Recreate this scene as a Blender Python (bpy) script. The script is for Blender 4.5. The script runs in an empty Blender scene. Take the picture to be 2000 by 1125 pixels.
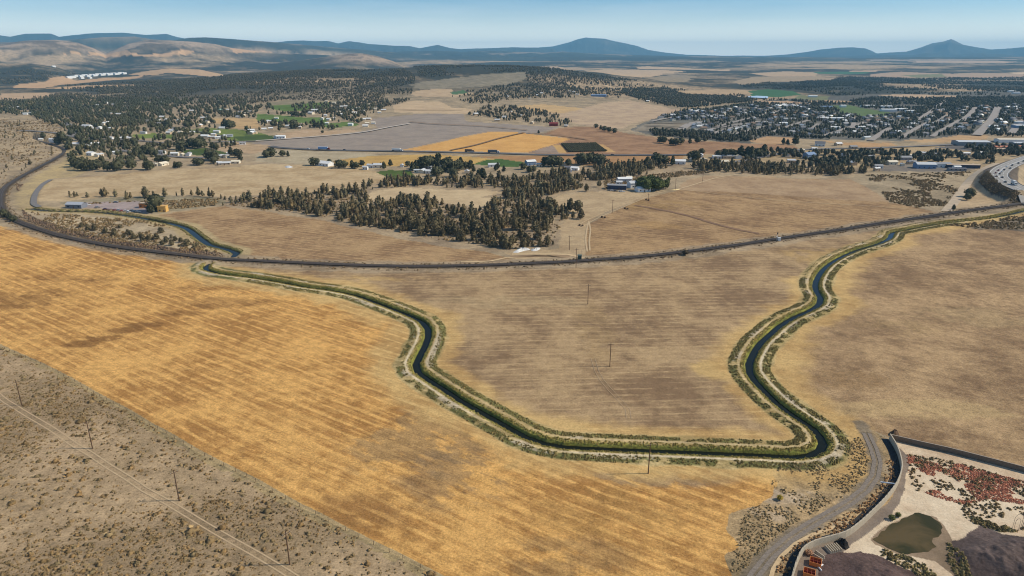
import bpy, math, random
import numpy as np
from mathutils import Vector, Matrix
R = math.radians
scene = bpy.context.scene
COL = scene.collection
# ------------------------------------------------------------------ camera, sky, sun
H = 130.0                      # flying height in metres
PITCH = R(18.83)
FPX = 1333.0                   # focal length in pixels of the 2000 px wide photograph
cam_d = bpy.data.cameras.new('camera'); cam_d.sensor_width = 36.0
cam_d.lens = 36.0 * FPX / 2000.0; cam_d.clip_start = 1.0; cam_d.clip_end = 90000.0
cam = bpy.data.objects.new('camera', cam_d); COL.objects.link(cam)
cam.location = (0, 0, H); cam.rotation_euler = (math.pi/2 - PITCH, 0, 0)
scene.camera = cam
SUN_EL = R(41); SUN_AZ = R(89)          # azimuth clockwise from +Y : the sun stands to the right
w = bpy.data.worlds.new("World"); scene.world = w; w.use_nodes = True
nt = w.node_tree; nt.nodes.clear()
out = nt.nodes.new('ShaderNodeOutputWorld'); bg = nt.nodes.new('ShaderNodeBackground')
sky = nt.nodes.new('ShaderNodeTexSky'); sky.sky_type = 'NISHITA'; sky.sun_disc = False
sky.sun_elevation = SUN_EL; sky.sun_rotation = SUN_AZ; sky.altitude = 900
sky.air_density = 1.0; sky.dust_density = 0.6; sky.ozone_density = 1.6
# thin cirrus, laid out in sky directions
tc = nt.nodes.new('ShaderNodeTexCoord'); mp = nt.nodes.new('ShaderNodeMapping')
mp.inputs['Rotation'].default_value = (0, R(-5), 0)
mp.inputs['Scale'].default_value = (1.6, 1.6, 16.0)
nz = nt.nodes.new('ShaderNodeTexNoise'); nz.inputs['Scale'].default_value = 1.7; nz.inputs['Detail'].default_value = 6; nz.inputs['Roughness'].default_value = .55
rmp = nt.nodes.new('ShaderNodeMapRange'); rmp.inputs['From Min'].default_value = .40; rmp.inputs['From Max'].default_value = .75; rmp.inputs["To Max"].default_value = .24
mx = nt.nodes.new('ShaderNodeMix'); mx.data_type = 'RGBA'; mx.inputs['B'].default_value = (9.0, 9.6, 9.8, 1)
nt.links.new(tc.outputs['Generated'], mp.inputs['Vector']); nt.links.new(mp.outputs['Vector'], nz.inputs['Vector'])
nt.links.new(nz.outputs['Fac'], rmp.inputs['Value']); nt.links.new(rmp.outputs['Result'], mx.inputs['Factor'])
tn = nt.nodes.new('ShaderNodeMix'); tn.data_type = 'RGBA'; tn.blend_type = 'MULTIPLY'; tn.inputs['Factor'].default_value = 1; tn.inputs['B'].default_value = (.50, .82, 1.10, 1)
nt.links.new(sky.outputs['Color'], tn.inputs['A']); nt.links.new(tn.outputs['Result'], mx.inputs['A'])
# bright summer air low over the horizon
sx = nt.nodes.new('ShaderNodeSeparateXYZ'); nt.links.new(tc.outputs['Generated'], sx.inputs[0])
m1 = nt.nodes.new('ShaderNodeMath'); m1.operation = 'MULTIPLY'; nt.links.new(sx.outputs['Z'], m1.inputs[0]); nt.links.new(sx.outputs['Z'], m1.inputs[1])
m2 = nt.nodes.new('ShaderNodeMath'); m2.operation = 'MULTIPLY'; nt.links.new(m1.outputs[0], m2.inputs[0]); m2.inputs[1].default_value = -1/.041**2
m3 = nt.nodes.new('ShaderNodeMath'); m3.operation = 'EXPONENT'; nt.links.new(m2.outputs[0], m3.inputs[0])
vl = nt.nodes.new('ShaderNodeMix'); vl.data_type = 'RGBA'; vl.inputs['B'].default_value = (14.6, 14.4, 12.6, 1)
nt.links.new(m3.outputs[0], vl.inputs['Factor']); nt.links.new(mx.outputs['Result'], vl.inputs['A']); nt.links.new(vl.outputs['Result'], bg.inputs['Color'])
bg.inputs['Strength'].default_value = 0.105
nt.links.new(bg.outputs['Background'], out.inputs['Surface'])
sun_d = bpy.data.lights.new('sun', 'SUN'); sun_d.energy = 4.5; sun_d.angle = R(0.53); sun_d.color = (1.0, .92, .79)
sun = bpy.data.objects.new('sun', sun_d); COL.objects.link(sun)
sd = Vector((math.sin(SUN_AZ)*math.cos(SUN_EL), math.cos(SUN_AZ)*math.cos(SUN_EL), math.sin(SUN_EL)))
sun.rotation_euler = sd.to_track_quat('Z', 'Y').to_euler(); sun.location = (300, 0, 500)
scene.view_settings.view_transform = 'Standard'; scene.view_settings.look = 'None'
scene.view_settings.exposure = 0.0; scene.view_settings.gamma = 1.0
try: scene.view_settings.use_curve_mapping = False
except Exception: pass
scene.cycles.max_bounces = 4; scene.cycles.diffuse_bounces = 2; scene.cycles.volume_bounces = 0
scene.cycles.transparent_max_bounces = 4
scene.cycles.pixel_filter_type = 'BLACKMAN_HARRIS'; scene.cycles.filter_width = 1.05

# ------------------------------------------------------------------ maths helpers
cp, sp = math.cos(PITCH), math.sin(PITCH)
def rays(u, v):
    a = (np.asarray(u, float) - 1000.0)/FPX; b = (np.asarray(v, float) - 562.5)/FPX
    return a, cp - b*sp, -sp - b*cp
_tab = np.random.RandomState(5).rand(512, 512).astype(np.float32)
def vnoise(x, y, seed=0):
    xf = np.floor(x); yf = np.floor(y); xi = (xf.astype(np.int64)+seed*61) & 511; yi = (yf.astype(np.int64)+seed*137) & 511
    fx = (x-xf).astype(np.float32); fy = (y-yf).astype(np.float32); fx = fx*fx*(3-2*fx); fy = fy*fy*(3-2*fy)
    x1 = (xi+1) & 511; y1 = (yi+1) & 511
    a = _tab[yi, xi]; c = _tab[y1, xi]
    a = a+(_tab[yi, x1]-a)*fx; c = c+(_tab[y1, x1]-c)*fx
    return a+(c-a)*fy
def fbm(x, y, scale, octv=4, seed=0, rough=.5):
    s = 0; amp = 1; tot = 0; f = 1.0/scale
    for k in range(octv):
        s = s + amp*vnoise(x*f+17.3*k, y*f-9.1*k, seed+k*7); tot += amp; amp *= rough; f *= 2.03
    return s/tot                                        # 0..1
def sstep(a, b, x):
    t = np.clip((x-a)/(b-a), 0, 1); return t*t*(3-2*t)
def srgb(c):
    return tuple(((v/255.0)/12.92 if v <= 10 else (((v/255.0)+.055)/1.055)**2.4) for v in c)
def flat(pts, z=0.0):
    p = np.array(pts, float).reshape(-1, 2); x, y, dz = rays(p[:, 0], p[:, 1]); t = (z-H)/dz
    return np.stack([x*t, y*t], 1)
def catmull(P, step):
    P = np.asarray(P, float); Q = np.vstack([2*P[0]-P[1], P, 2*P[-1]-P[-2]]); outp = []
    for i in range(1, len(Q)-2):
        p0, p1, p2, p3 = Q[i-1], Q[i], Q[i+1], Q[i+2]
        n = max(1, int(np.linalg.norm(p2-p1)/step))
        for k in range(n):
            t = k/n
            outp.append(.5*((2*p1)+(p2-p0)*t+(2*p0-5*p1+4*p2-p3)*t*t+(3*p1-p0-3*p2+p3)*t**3))
    outp.append(P[-1]); return np.array(outp)
def polydist(x, y, L, signed=False, reach=60.0):
    """distance of points to a polyline (capped at reach) and the place along it"""
    best = np.full(x.shape, reach*reach); idx = np.zeros(x.shape); sg = np.ones(x.shape)
    for k in range(0, len(L)-1, 6):
        Q = L[k:k+7]; lo = Q.min(0)-reach; hi = Q.max(0)+reach
        w_ = np.nonzero((x > lo[0]) & (x < hi[0]) & (y > lo[1]) & (y < hi[1]))[0]
        if not len(w_): continue
        xx = x[w_]; yy = y[w_]; bb = best[w_]; ii = idx[w_]; ss = sg[w_]
        for i in range(len(Q)-1):
            ax, ay = Q[i]; bx, by = Q[i+1]; dx = bx-ax; dy = by-ay; l2 = dx*dx+dy*dy+1e-9
            px = xx-ax; py = yy-ay; t = np.clip((px*dx+py*dy)/l2, 0, 1)
            d = (px-t*dx)**2+(py-t*dy)**2; m = d < bb
            bb = np.where(m, d, bb); ii = np.where(m, k+i+t, ii)
            if signed: ss = np.where(m, np.sign(dx*py-dy*px), ss)
        best[w_] = bb; idx[w_] = ii; sg[w_] = ss
    return np.sqrt(best)*(sg if signed else 1), idx
def pip(x, y, P):
    c = np.zeros(x.shape, bool); n = len(P); j = n-1
    for i in range(n):
        xi, yi = P[i]; xj, yj = P[j]
        if yi != yj:
            m = ((yi > y) != (yj > y)) & (x < (xj-xi)*(y-yi)/(yj-yi)+xi); c ^= m
        j = i
    return c

# ------------------------------------------------------------------ lines of the land (photo pixels -> metres on the plain)
CANAL_PX = [(410,513),(401,519),(402,525),(425,532),(460,537),(500,542),(560,552),(595,559),(655,567),(700,577),(725,586),(762,600),(800,615),(825,627),(836,641),(836,656),(830,673),(820,692),(812,710),(817,725),(835,738),(862,755),(900,780),(937,801),(975,822),(1000,836),(1025,850),(1062,863),(1100,870),(1175,874),(1250,877),(1350,881),(1425,884),(1500,887),(1550,890),(1582,886),(1602,877),(1608,864),(1602,850),(1587,833),(1562,817),(1537,800),(1512,780),(1494,762),(1475,742),(1465,726),(1463,710),(1472,688),(1485,668),(1503,652),(1522,635),(1550,618),(1580,605),(1600,592),(1603,580),(1596,569),(1592,555),(1600,535),(1615,518),(1640,502),(1675,487),(1715,475),(1737,464),(1744,453),(1765,449),(1800,442),(1850,434),(1925,426),(1975,417),(2010,409),(2120,392)]
CANAL = catmull(flat(CANAL_PX), 6.0)
CANAL2_PX = [(60,407),(100,411),(180,413),(240,419),(290,427),(340,437),(366,446),(390,464),(410,477),(438,484),(462,493),(455,500)]
CANAL2 = catmull(flat(CANAL2_PX), 8.0)
RAIL_PX = [(60,272),(95,282),(112,287),(124,292),(125,299),(110,310),(80,326),(50,342),(25,357),(8,370),(1,387),(3,407),(15,422),(37,435),(75,449),(125,464),(200,479),(250,487),(325,496),(400,504),(500,511),(600,516),(700,520),(800,522),(900,521),(1000,518),(1125,512),(1250,503),(1350,492),(1450,479),(1500,471),(1575,460),(1650,449),(1725,437),(1800,426),(1875,415),(1950,405),(2010,396),(2150,378)]
RAIL = catmull(flat(RAIL_PX), 8.0)
ZH = 9.0
HWY_PX = [(2075,402),(2020,380),(1985,366),(1962,354),(1950,344),(1953,335),(1966,326),(1992,315),(2035,301),(2090,287)]
HWY = catmull(flat(HWY_PX, ZH), 8.0)
FENCE_PX = [(-60,643),(0,677),(80,712),(135,740),(195,775),(247,802),(292,830),(325,847),(375,877),(400,891),(500,941),(532,960),(585,990),(617,1005),(675,1037),(787,1092),(850,1125),(930,1172)]
GRAVEL_PX = [(1680,826),(1692,846),(1706,876),(1714,903),(1709,930),(1690,957),(1660,981),(1620,1004),(1580,1027),(1540,1054),(1505,1085),(1475,1122),(1440,1180)]
WALL_PX = [(1737,858),(1750,880),(1757,900),(1760,920),(1755,941),(1745,960),(1725,985),(1700,1010),(1675,1033),(1650,1050),(1620,1059),(1587,1069),(1567,1082),(1557,1100),(1549,1124),(1540,1160)]
WALL2_PX = [(1740,858),(1800,872),(1850,883),(2000,922),(2140,962)]
HEAPS = [(*flat([(a, b)])[0], c, d) for a, b, c, d in [(1690,1122,5,1.7),(1745,1140,5,2.0),(1660,1160,5,1.8),(1955,1088,6,2.2),(1905,1095,4,1.5),(2010,1078,6,2.4),(1990,1130,7,2.6)]]
WALL = catmull(flat(WALL_PX), 2.0); WALL2 = catmull(flat(WALL2_PX), 6.0)
RIDGES = [  # distance, depth, skyline of each range
 (3300,1100,[(-300,168),(0,172),(150,170),(250,166),(330,161),(400,154),(500,147),(600,140),(700,137),(760,134),(850,131),(930,130),(1000,131),(1100,137),(1160,143),(1220,151),(1300,160),(1400,170),(1480,185),(2300,185)]),
 (5200,1000,[(-300,118),(0,125),(60,124),(110,132),(150,145),(230,143),(290,137),(330,133),(390,136),(450,146),(520,158),(700,160),(2300,160)]),
 (6600,1100,[(-300,150),(380,140),(450,132),(520,126),(600,116),(650,109),(680,105),(705,104),(735,109),(765,118),(790,128),(850,140),(2300,145)]),
 (8600,1700,[(-400,95),(-60,84),(0,86),(50,79),(110,77),(150,82),(180,92),(205,103),(220,98),(250,85),(285,78),(330,79),(380,82),(420,86),(450,93),(520,102),(640,108),(700,118),(2300,130)]),
 (11500,1500,[(-300,90),(100,80),(150,77),(200,73),(262,71),(300,77),(340,79),(370,74),(400,73),(450,76),(520,81),(580,86),(640,92),(700,97),(780,103),(850,108),(900,110),(2300,118)]),
 (13500,2200,[(-300,100),(700,108),(760,101),(850,99),(900,101),(960,99),(1000,100),(1060,103),(1100,101),(1160,105),(1210,107),(1270,108),(1330,110),(1400,111),(1500,111),(1600,112),(1700,113),(1800,111),(1900,112),(2000,111),(2400,112)]),
 (18500,2200,[(-400,80),(-40,70),(0,69),(20,72),(50,66),(100,66),(115,72),(170,65),(190,64),(240,64),(285,68),(325,66),(345,72),(400,82),(480,88),(520,85),(560,80),(590,79),(615,80),(640,79),(660,84),(682,80),(720,86),(760,89),(800,90),(820,94),(855,88),(880,94),(900,96),(1000,93),(1080,94),(1100,110),(1500,112),(1650,110),(1720,107),(1780,108),(1810,104),(1840,110),(1900,104),(1960,106),(1990,110),(2400,110)]),
 (22500,2600,[(800,108),(930,96),(1000,93),(1050,92),(1080,90),(1110,83),(1130,76),(1145,73),(1160,74),(1180,75),(1200,80),(1220,84),(1245,90),(1265,97),(1300,103),(1340,107),(1400,109),(1500,109),(1540,106),(1580,101),(1600,97),(1640,93),(1665,92),(1690,94),(1703,99),(1712,104),(1770,101),(1800,92),(1820,84),(1845,80),(1858,76),(1868,80),(1880,86),(1905,91),(1935,96),(1960,95),(2000,92),(2100,90),(2400,100)]),
]
RID = []
for D, Wd, pts in RIDGES:
    p = np.array(pts, float); x, y, z = rays(p[:, 0], p[:, 1])
    th = np.arctan2(x, y); sl = z/np.hypot(x, y)
    RID.append((D, Wd, th, H + D*sl, D))
def hf_base(x, y):
    r = np.hypot(x, y); th = np.arctan2(x, y)
    z = (fbm(x, y, 130, 4, 3)-.5)*1.6*sstep(200, 600, r)
    z = z + (fbm(x, y, 420, 4, 5)-.5)*10*sstep(1500, 3200, r)
    z = z + (fbm(x, y, 1500, 5, 8, .55)-.45)*90*sstep(4500, 12000, r)
    # scrub hillside beside the railway bend on the left
    hx, hy = flat([(40, 262)])[0]
    z = z + 9*np.exp(-(((x-hx-60)/150)**2+((y-hy)/230)**2))
    zz = z
    for k, (D, Wd, tt, zc, _) in enumerate(RID):
        c = np.interp(th, tt, zc)
        if D > 5000: c = c + (fbm(th*D, r*0, 900, 4, 31+k)-.5)*.0030*D*.5
        rd = r + (fbm(th*D, r, 1500, 3, 77+k)-.5)*Wd*.5
        s = np.exp(-((rd-D)/np.where(rd < D, Wd, Wd*1.3))**2)
        er = (np.abs(fbm(th*D, r*.35, 700, 5, 51+k, .6)-.5)*2)*np.clip(s*(1-s)*4, 0, 1)*.6
        zz = np.maximum(zz, np.maximum(c, 0)*(s-er*s) + np.where(c > 0, z*(1-s), z))
    return zz
def hf(x, y):
    x = np.asarray(x, float); y = np.asarray(y, float)
    z = hf_base(x, y); r = np.hypot(x, y); z = np.array(z)
    # the valley's works are cut and filled along their own lines
    def local(L, reach):
        lo = L.min(0)-reach; hi = L.max(0)+reach
        return (x > lo[0]) & (x < hi[0]) & (y > lo[1]) & (y < hi[1])
    for (hu, hv_, hr, hh) in HEAPS:
        cx_, cy_ = hu, hv_; q = ((x-cx_)**2+(y-cy_)**2)/hr**2; mm = q < 6
        if np.any(mm): z[mm] = z[mm]+hh*np.exp(-q[mm])*(.55+.9*fbm(x[mm], y[mm], 4.5, 4, 88, .6))
    m = local(HWY, 60)
    if m.any():
        d, i = polydist(x[m], y[m], HWY); n = len(HWY)
        top = ZH*(1-sstep(n*.78, n-1, i)*.6)
        f = 1-sstep(9.5, 27, d); z[m] = z[m]*(1-f)+top*f
    m = local(RAIL, 22)
    if m.any():
        d, i = polydist(x[m], y[m], RAIL); f = 1-sstep(4.5, 10, d); z[m] = z[m]*(1-f)+0.5*f
    m = local(CANAL, 30) & (r < 1300)
    if m.any():
        d, i = polydist(x[m], y[m], CANAL); zz = z[m]
        f = 1-sstep(10, 24, d); zz = zz*(1-f)
        zz = zz + .45*sstep(2.2, 4, d)*(1-sstep(6, 9.5, d)); zz = zz - 1.5*(1-sstep(1.1+np.maximum(0, r[m]-520)*.003, 2.2+np.maximum(0, r[m]-520)*.003, d)); z[m] = zz
    m = local(CANAL2, 25)
    if m.any():
        d, i = polydist(x[m], y[m], CANAL2); f = 1-sstep(8, 20, d); z[m] = z[m]*(1-f) - 1.3*(1-sstep(1.4, 3.0, d))
    return z
def at(u, v, zoff=0.0):
    """where the line of sight through a photo pixel meets the ground"""
    u = np.atleast_1d(np.asarray(u, float)); v = np.atleast_1d(np.asarray(v, float))
    dx, dy, dz = rays(u, v); hd = np.hypot(dx, dy); sx, sy, sz = dx/hd, dy/hd, dz/hd
    rr = np.concatenate([np.linspace(110, 1500, 500), 1500*np.exp(np.linspace(0.003, math.log(22), 500))])
    ph = None; hit = np.full(u.shape, -1.0); prev = None
    for k, r in enumerate(rr):
        zr = H+sz*r-zoff; g = zr-hf(sx*r, sy*r)
        if prev is not None:
            m = (g <= 0) & (hit < 0)
            if m.any():
                t = prev/(prev-g+1e-9); hit[m] = (rr[k-1]+(r-rr[k-1])*np.clip(t, 0, 1))[m]
        prev = g
        if (hit > 0).all(): break
    hit[hit < 0] = rr[-1]
    return np.stack([sx*hit, sy*hit], 1)
_cache = {}
def atmany(lists):
    flatl = [p for L in lists for p in L]; a = np.array(flatl, float)
    w_ = at(a[:, 0], a[:, 1]); res = []; k = 0
    for L in lists: res.append(w_[k:k+len(L)]); k += len(L)
    return res

# ------------------------------------------------------------------ regions of the land
# name, colour A, colour B, (streak, grain, fleck), row line or None, warp, polygon
FL = [(0,677),(850,1125)]
GOLD_TOP = [(-100,425),(0,442),(37,446),(75,453),(112,463),(132,476),(175,483),(212,486),(275,495),(325,505),(362,516),(380,526)]
def canal_part(a, b):
    return [tuple(p) for p in CANAL_PX[a:b]]
REG = [
 ('sage_flat',(190,162,124),(160,136,102),(0,.75,.6),None,0,[(-420,640),(-100,640)]+FENCE_PX+[(930,1700),(-1500,1700)]),
 ('stubble_field',(222,171,99),(171,124,68),(.75,.75,.2),FL,0,GOLD_TOP+canal_part(2,38)+[(1620,890),(1590,930),(1560,960),(1520,1010),(1480,1060),(1460,1125),(1450,1300),(930,1300)]+FENCE_PX[::-1]),
 ('fallow_field',(184,154,112),(138,111,81),(.34,.6,.1),[(880,700),(1400,690)],0,[(410,513),(500,517),(700,524),(900,526),(1130,518),(1250,508),(1350,497),(1500,477),(1650,454),(1760,446)]+canal_part(2,63)[::-1]),
 ('pasture',(184,152,110),(138,110,79),(.12,.8,.3),[(1600,700),(2000,760)],0,canal_part(36,66)+[(2000,448),(2400,470),(2600,1100),(2140,960),(2000,920),(1850,881),(1740,855),(1700,838),(1660,850)]),
 ('verge',(190,160,116),(138,118,86),(.1,.9,.9),None,1.7,canal_part(34,40)+[(1640,835),(1700,836),(1740,856),(1757,900),(1758,930),(1725,985),(1675,1033),(1620,1059),(1567,1082),(1549,1124),(1530,1250),(1420,1250),(1422,1100),(1428,1060),(1452,1010),(1500,960),(1508,930)]),
 ('cracked_salt_flat',(228,206,172),(200,172,138),(0,.35,.1),None,.3,[(1740,858),(1850,883),(2000,922),(2140,962),(2600,1100),(2600,1400),(1500,1400),(1549,1124),(1557,1100),(1567,1082),(1587,1069),(1620,1059),(1650,1050),(1675,1033),(1700,1010),(1725,985),(1745,960),(1755,941),(1760,920),(1757,900),(1750,880)]),
 ('gravel_yard',(146,130,113),(122,108,95),(0,.3,.1),None,.3,[(1750,880),(1757,900),(1760,920),(1755,941),(1745,960),(1725,985),(1700,1010),(1675,1033),(1650,1050),(1620,1059),(1587,1069),(1567,1082),(1549,1124),(1500,1400),(1640,1400),(1610,1125),(1640,1085),(1665,1060),(1700,1040),(1735,1010),(1757,975),(1770,945),(1776,920),(1770,890),(1762,875)]),
 ('cinder_heap',(104,84,76),(66,54,48),(0,.8,.1),None,.8,[(1600,1140),(1612,1105),(1638,1080),(1675,1073),(1715,1088),(1750,1105),(1790,1125),(1830,1180),(1700,1400),(1560,1400)]),
 ('cinder_heap',(112,96,88),(74,62,57),(0,.8,.1),None,1.0,[(1852,1052),(1880,1040),(1905,1030),(1950,1046),(2000,1048),(2200,1060),(2300,1400),(1900,1400),(1872,1120),(1858,1085)]),
 ('mud_bank',(162,138,110),(120,102,80),(0,.25,.1),None,.5,[(1775,1004),(1800,1001),(1826,1008),(1845,1024),(1860,1048),(1858,1075),(1880,1125),(1860,1130),(1820,1090),(1790,1085),(1745,1079),(1705,1063),(1698,1054),(1725,1032)]),
 # north of the railway
 ('stubble_field',(182,149,106),(144,113,80),(.5,.6,.1),[(400,440),(900,500)],0,[(288,424),(340,415),(400,407),(440,402),(500,410),(575,421),(625,428),(675,442),(725,452),(775,465),(850,477),(950,492),(1000,506),(1000,514),(900,517),(700,516),(500,507),(470,490),(440,481),(412,472),(388,460),(366,442),(330,430)]),
 ('stubble_field',(202,175,133),(174,146,106),(.4,.5,.1),[(100,370),(600,360)],0,[(74,392),(82,370),(100,352),(150,347),(225,340),(325,331),(425,328),(500,320),(600,322),(700,328),(750,338),(748,358),(700,372),(640,374),(560,380),(480,385),(430,384),(330,381),(200,386),(120,393)]),
 ('scrub_ground',(168,152,120),(132,120,92),(0,.5,.8),None,.5,[(120,394),(200,387),(330,382),(440,386),(450,395),(400,404),(340,412),(300,420),(250,415),(180,408),(128,400)]),
 ('gravel_yard',(178,158,148),(150,135,125),(0,.4,.2),None,.2,[(125,402),(170,396),(280,392),(322,398),(326,406),(305,412),(282,421),(250,417),(200,411),(140,408)]),
 ('dry_grass',(196,174,138),(160,140,110),(0,.5,.6),None,.4,[(55,411),(180,416),(285,430),(360,448),(398,476),(440,490),(440,502),(320,490),(200,472),(110,452),(40,424)]),
 ('dry_grass',(190,165,127),(150,130,102),(0,.5,.8),None,.6,[(-300,240),(60,225),(110,240),(125,290),(110,305),(60,330),(20,355),(-5,375),(-5,400),(-300,425)]),
 ('dry_grass',(196,170,120),(170,148,110),(0,.5,.5),None,.5,[(128,290),(170,290),(200,310),(150,345),(100,350),(75,372),(68,400),(30,412),(12,400),(10,372),(60,340),(110,314)]),
 ('wood_floor',(184,160,125),(146,126,100),(0,.5,.7),None,.6,[(430,386),(560,378),(690,373),(750,352),(800,350),(900,352),(1000,345),(1100,330),(1200,318),(1400,314),(1700,326),(1700,345),(1400,340),(1300,345),(1230,352),(1180,372),(1100,390),(1110,430),(1085,480),(990,492),(940,492),(850,478),(775,466),(725,453),(675,443),(625,429),(575,422),(500,411),(440,403)]),
 ('stubble_field',(209,183,141),(188,162,124),(.3,.3,.1),[(800,380),(950,390)],0,[(712,387),(725,375),(775,366),(875,371),(950,371),(985,376),(937,385),(975,387),(962,400),(937,410),(912,402),(825,391),(775,387),(737,393)]),
 ('dry_grass',(197,170,130),(170,144,108),(.1,.4,.3),None,.4,[(1000,400),(1060,396),(1100,380),(1180,372),(1300,380),(1250,390),(1180,415),(1150,432),(1142,470),(1146,503),(1090,508),(1000,506),(985,494),(1090,486),(1095,440),(1110,425),(1050,410)]),
 ('stubble_field',(178,145,102),(138,108,76),(.5,.6,.1),[(1200,440),(1600,400)],0,[(1145,500),(1142,470),(1150,438),(1180,422),(1250,390),(1320,373),(1342,352),(1380,343),(1500,345),(1600,351),(1660,350),(1700,370),(1740,395),(1790,405),(1838,415),(1700,435),(1500,466),(1350,488),(1200,503)]),
 ('stubble_field',(186,156,118),(160,131,98),(.3,.4,.1),[(1300,370),(1700,365)],.2,[(1320,371),(1342,352),(1380,343),(1500,345),(1600,351),(1660,350),(1700,370),(1740,395),(1600,388),(1450,376)]),
 ('sage_flat',(187,165,130),(152,134,104),(0,.5,.7),None,.5,[(1665,346),(1700,335),(1900,333),(1890,350),(1862,385),(1845,404),(1790,405),(1740,396),(1718,372),(1690,358)]),
 ('dry_grass',(200,172,132),(172,146,110),(0,.4,.3),None,.2,[(1890,360),(1920,365),(1975,399),(1880,410),(1856,405)]),
 ('embankment',(120,106,90),(92,80,66),(0,.6,.6),None,.2,[(1925,330),(1945,322),(1990,318),(1990,400),(1975,398),(1937,380),(1911,358),(1910,348)]),
 ('sage_flat',(150,132,106),(112,98,80),(0,.5,.9),None,.5,[(1850,440),(1925,434),(2000,418),(2200,390),(2200,460),(2000,452),(1900,446)]),
 # plain behind
 ('stubble_field',(190,172,138),(168,150,118),(.2,.4,.4),None,.3,[(500,290),(540,292),(700,298),(740,303),(660,312),(640,321),(600,320),(500,316)]),
 ('grain_field',(204,166,96),(184,146,84),(.3,.3,0),None,0,[(640,321),(660,313),(720,305),(860,302),(930,307),(985,313),(935,322),(900,322),(800,323),(700,326)]),
 ('fallow_field',(180,138,92),(160,120,80),(.3,.3,0),[(1000,310),(1300,306)],0,[(930,306),(1000,304),(1340,304),(1338,314),(1260,322),(1180,324),(1060,322),(1025,319),(985,313)]),
 ('green_field',(84,108,52),(70,92,44),(.2,.3,0),None,0,[(925,321),(945,313),(975,310),(1025,317),(1030,325),(985,326)]),
 ('green_field',(92,108,48),(78,92,42),(.2,.3,0),None,0,[(733,336),(760,332),(800,333),(812,345),(802,356),(770,352)]),
 ('fallow_field',(164,148,130),(146,132,118),(.5,.25,0),[(500,276),(900,225)],0,[(490,280),(540,270),(640,266),(700,257),(738,250),(728,240),(720,232),(825,222),(905,223),(910,237),(957,240),(1092,249),(1060,258),(1032,262),(957,257),(900,267),(850,279),(785,293),(800,296),(700,294),(560,290)]),
 ('grain_field',(222,170,98),(206,154,86),(.3,.2,0),[(785,293),(957,257)],0,[(785,293),(850,280),(900,268),(957,257),(1000,257),(1115,271),(1090,280),(1030,298),(900,296)]),
 ('fallow_field',(172,134,98),(142,108,78),(.3,.3,.1),[(1100,290),(1500,285)],0,[(1060,262),(1092,250),(1130,247),(1180,247),(1220,260),(1300,270),(1380,276),(1550,284),(1560,290),(1480,298),(1340,303),(1200,303),(1050,301),(1030,298),(1090,280),(1115,271)]),
 ('fallow_field',(164,142,122),(150,128,108),(.2,.3,0),None,0,[(1030,298),(1080,284),(1096,298),(1110,301)]),
 ('grain_field',(205,165,100),(190,150,95),(0,.3,0),None,0,[(1080,284),(1095,283),(1108,299),(1092,299)]),
 ('grain_field',(205,165,108),(190,150,98),(0,.3,0),None,0,[(1165,281),(1178,282),(1202,297),(1184,297)]),
 ('grain_field',(208,172,118),(190,158,112),(0,.3,0),None,0,[(1005,208),(1060,203),(1142,212),(1098,222),(1050,218)]),
 ('stubble_field',(198,170,134),(172,146,118),(.4,.3,0),None,.3,[(1142,211),(1180,200),(1230,196),(1330,215),(1300,228),(1240,240),(1215,252),(1150,246),(1120,240),(1100,230),(1060,220),(1100,221)]),
 ('stubble_field',(207,178,138),(190,162,126),(.3,.3,0),None,0,[(768,206),(800,197),(862,199),(882,210),(925,212),(910,223),(825,221),(770,219)]),
 ('stubble_field',(200,172,134),(180,152,118),(.3,.3,0),None,.3,[(800,180),(830,175),(880,173),(885,178),(930,182),(900,188),(870,190),(810,188)]),
 ('green_field',(92,118,78),(80,104,66),(0,.3,0),None,0,[(878,180),(905,176),(915,182),(885,185)]),
 ('meadow',(158,144,118),(136,124,100),(0,.4,.4),None,.6,[(800,166),(880,153),(1030,140),(1028,155),(1000,165),(900,172),(820,174)]),
 ('meadow',(158,142,116),(140,124,98),(0,.4,.5),None,.6,[(570,188),(640,176),(690,168),(698,182),(660,195),(620,197),(575,196)]),
 ('meadow',(160,145,112),(140,126,96),(0,.4,.3),None,.5,[(520,200),(560,196),(640,197),(690,196),(640,205),(530,210)]),
 ('green_field',(106,126,58),(90,108,50),(0,.3,0),None,0,[(528,206),(600,202),(648,200),(642,212),(560,218),(530,213)]),
 ('green_field',(110,128,62),(96,114,54),(0,.3,0),None,.3,[(500,222),(560,226),(600,230),(635,230),(640,240),(690,238),(700,245),(640,250),(600,240),(500,236)]),
 ('green_field',(122,134,62),(106,118,56),(0,.3,0),None,.2,[(255,264),(300,260),(340,263),(335,271),(270,270)]),
 ('green_field',(122,132,64),(106,116,58),(0,.3,0),None,.2,[(355,255),(400,250),(460,252),(520,262),(510,275),(450,275),(400,262)]),
 ('green_field',(84,98,46),(74,88,42),(0,.3,0),None,.2,[(355,294),(400,288),(440,298),(450,304),(400,304),(360,302)]),
 ('green_field',(84,98,46),(74,88,42),(0,.3,0),None,.2,[(455,268),(490,264),(535,264),(538,272),(500,275),(470,276)]),
 ('stubble_field',(205,170,118),(180,148,104),(0,.3,0),None,.2,[(410,232),(450,230),(500,232),(510,250),(470,252),(420,240)]),
 ('stubble_field',(198,168,132),(178,148,112),(0,.3,.2),None,.2,[(540,262),(600,252),(640,256),(680,252),(700,256),(640,264),(560,270)]),
 ('dry_grass',(196,166,128),(172,144,108),(0,.4,.3),None,.3,[(420,284),(460,280),(520,282),(540,290),(500,300),(440,298)]),
 ('dry_grass',(186,162,126),(158,136,106),(0,.4,.4),None,.4,[(250,310),(330,312),(420,318),(500,316),(500,322),(425,328),(325,331),(225,340),(160,346),(180,320)]),
 # the town
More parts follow.
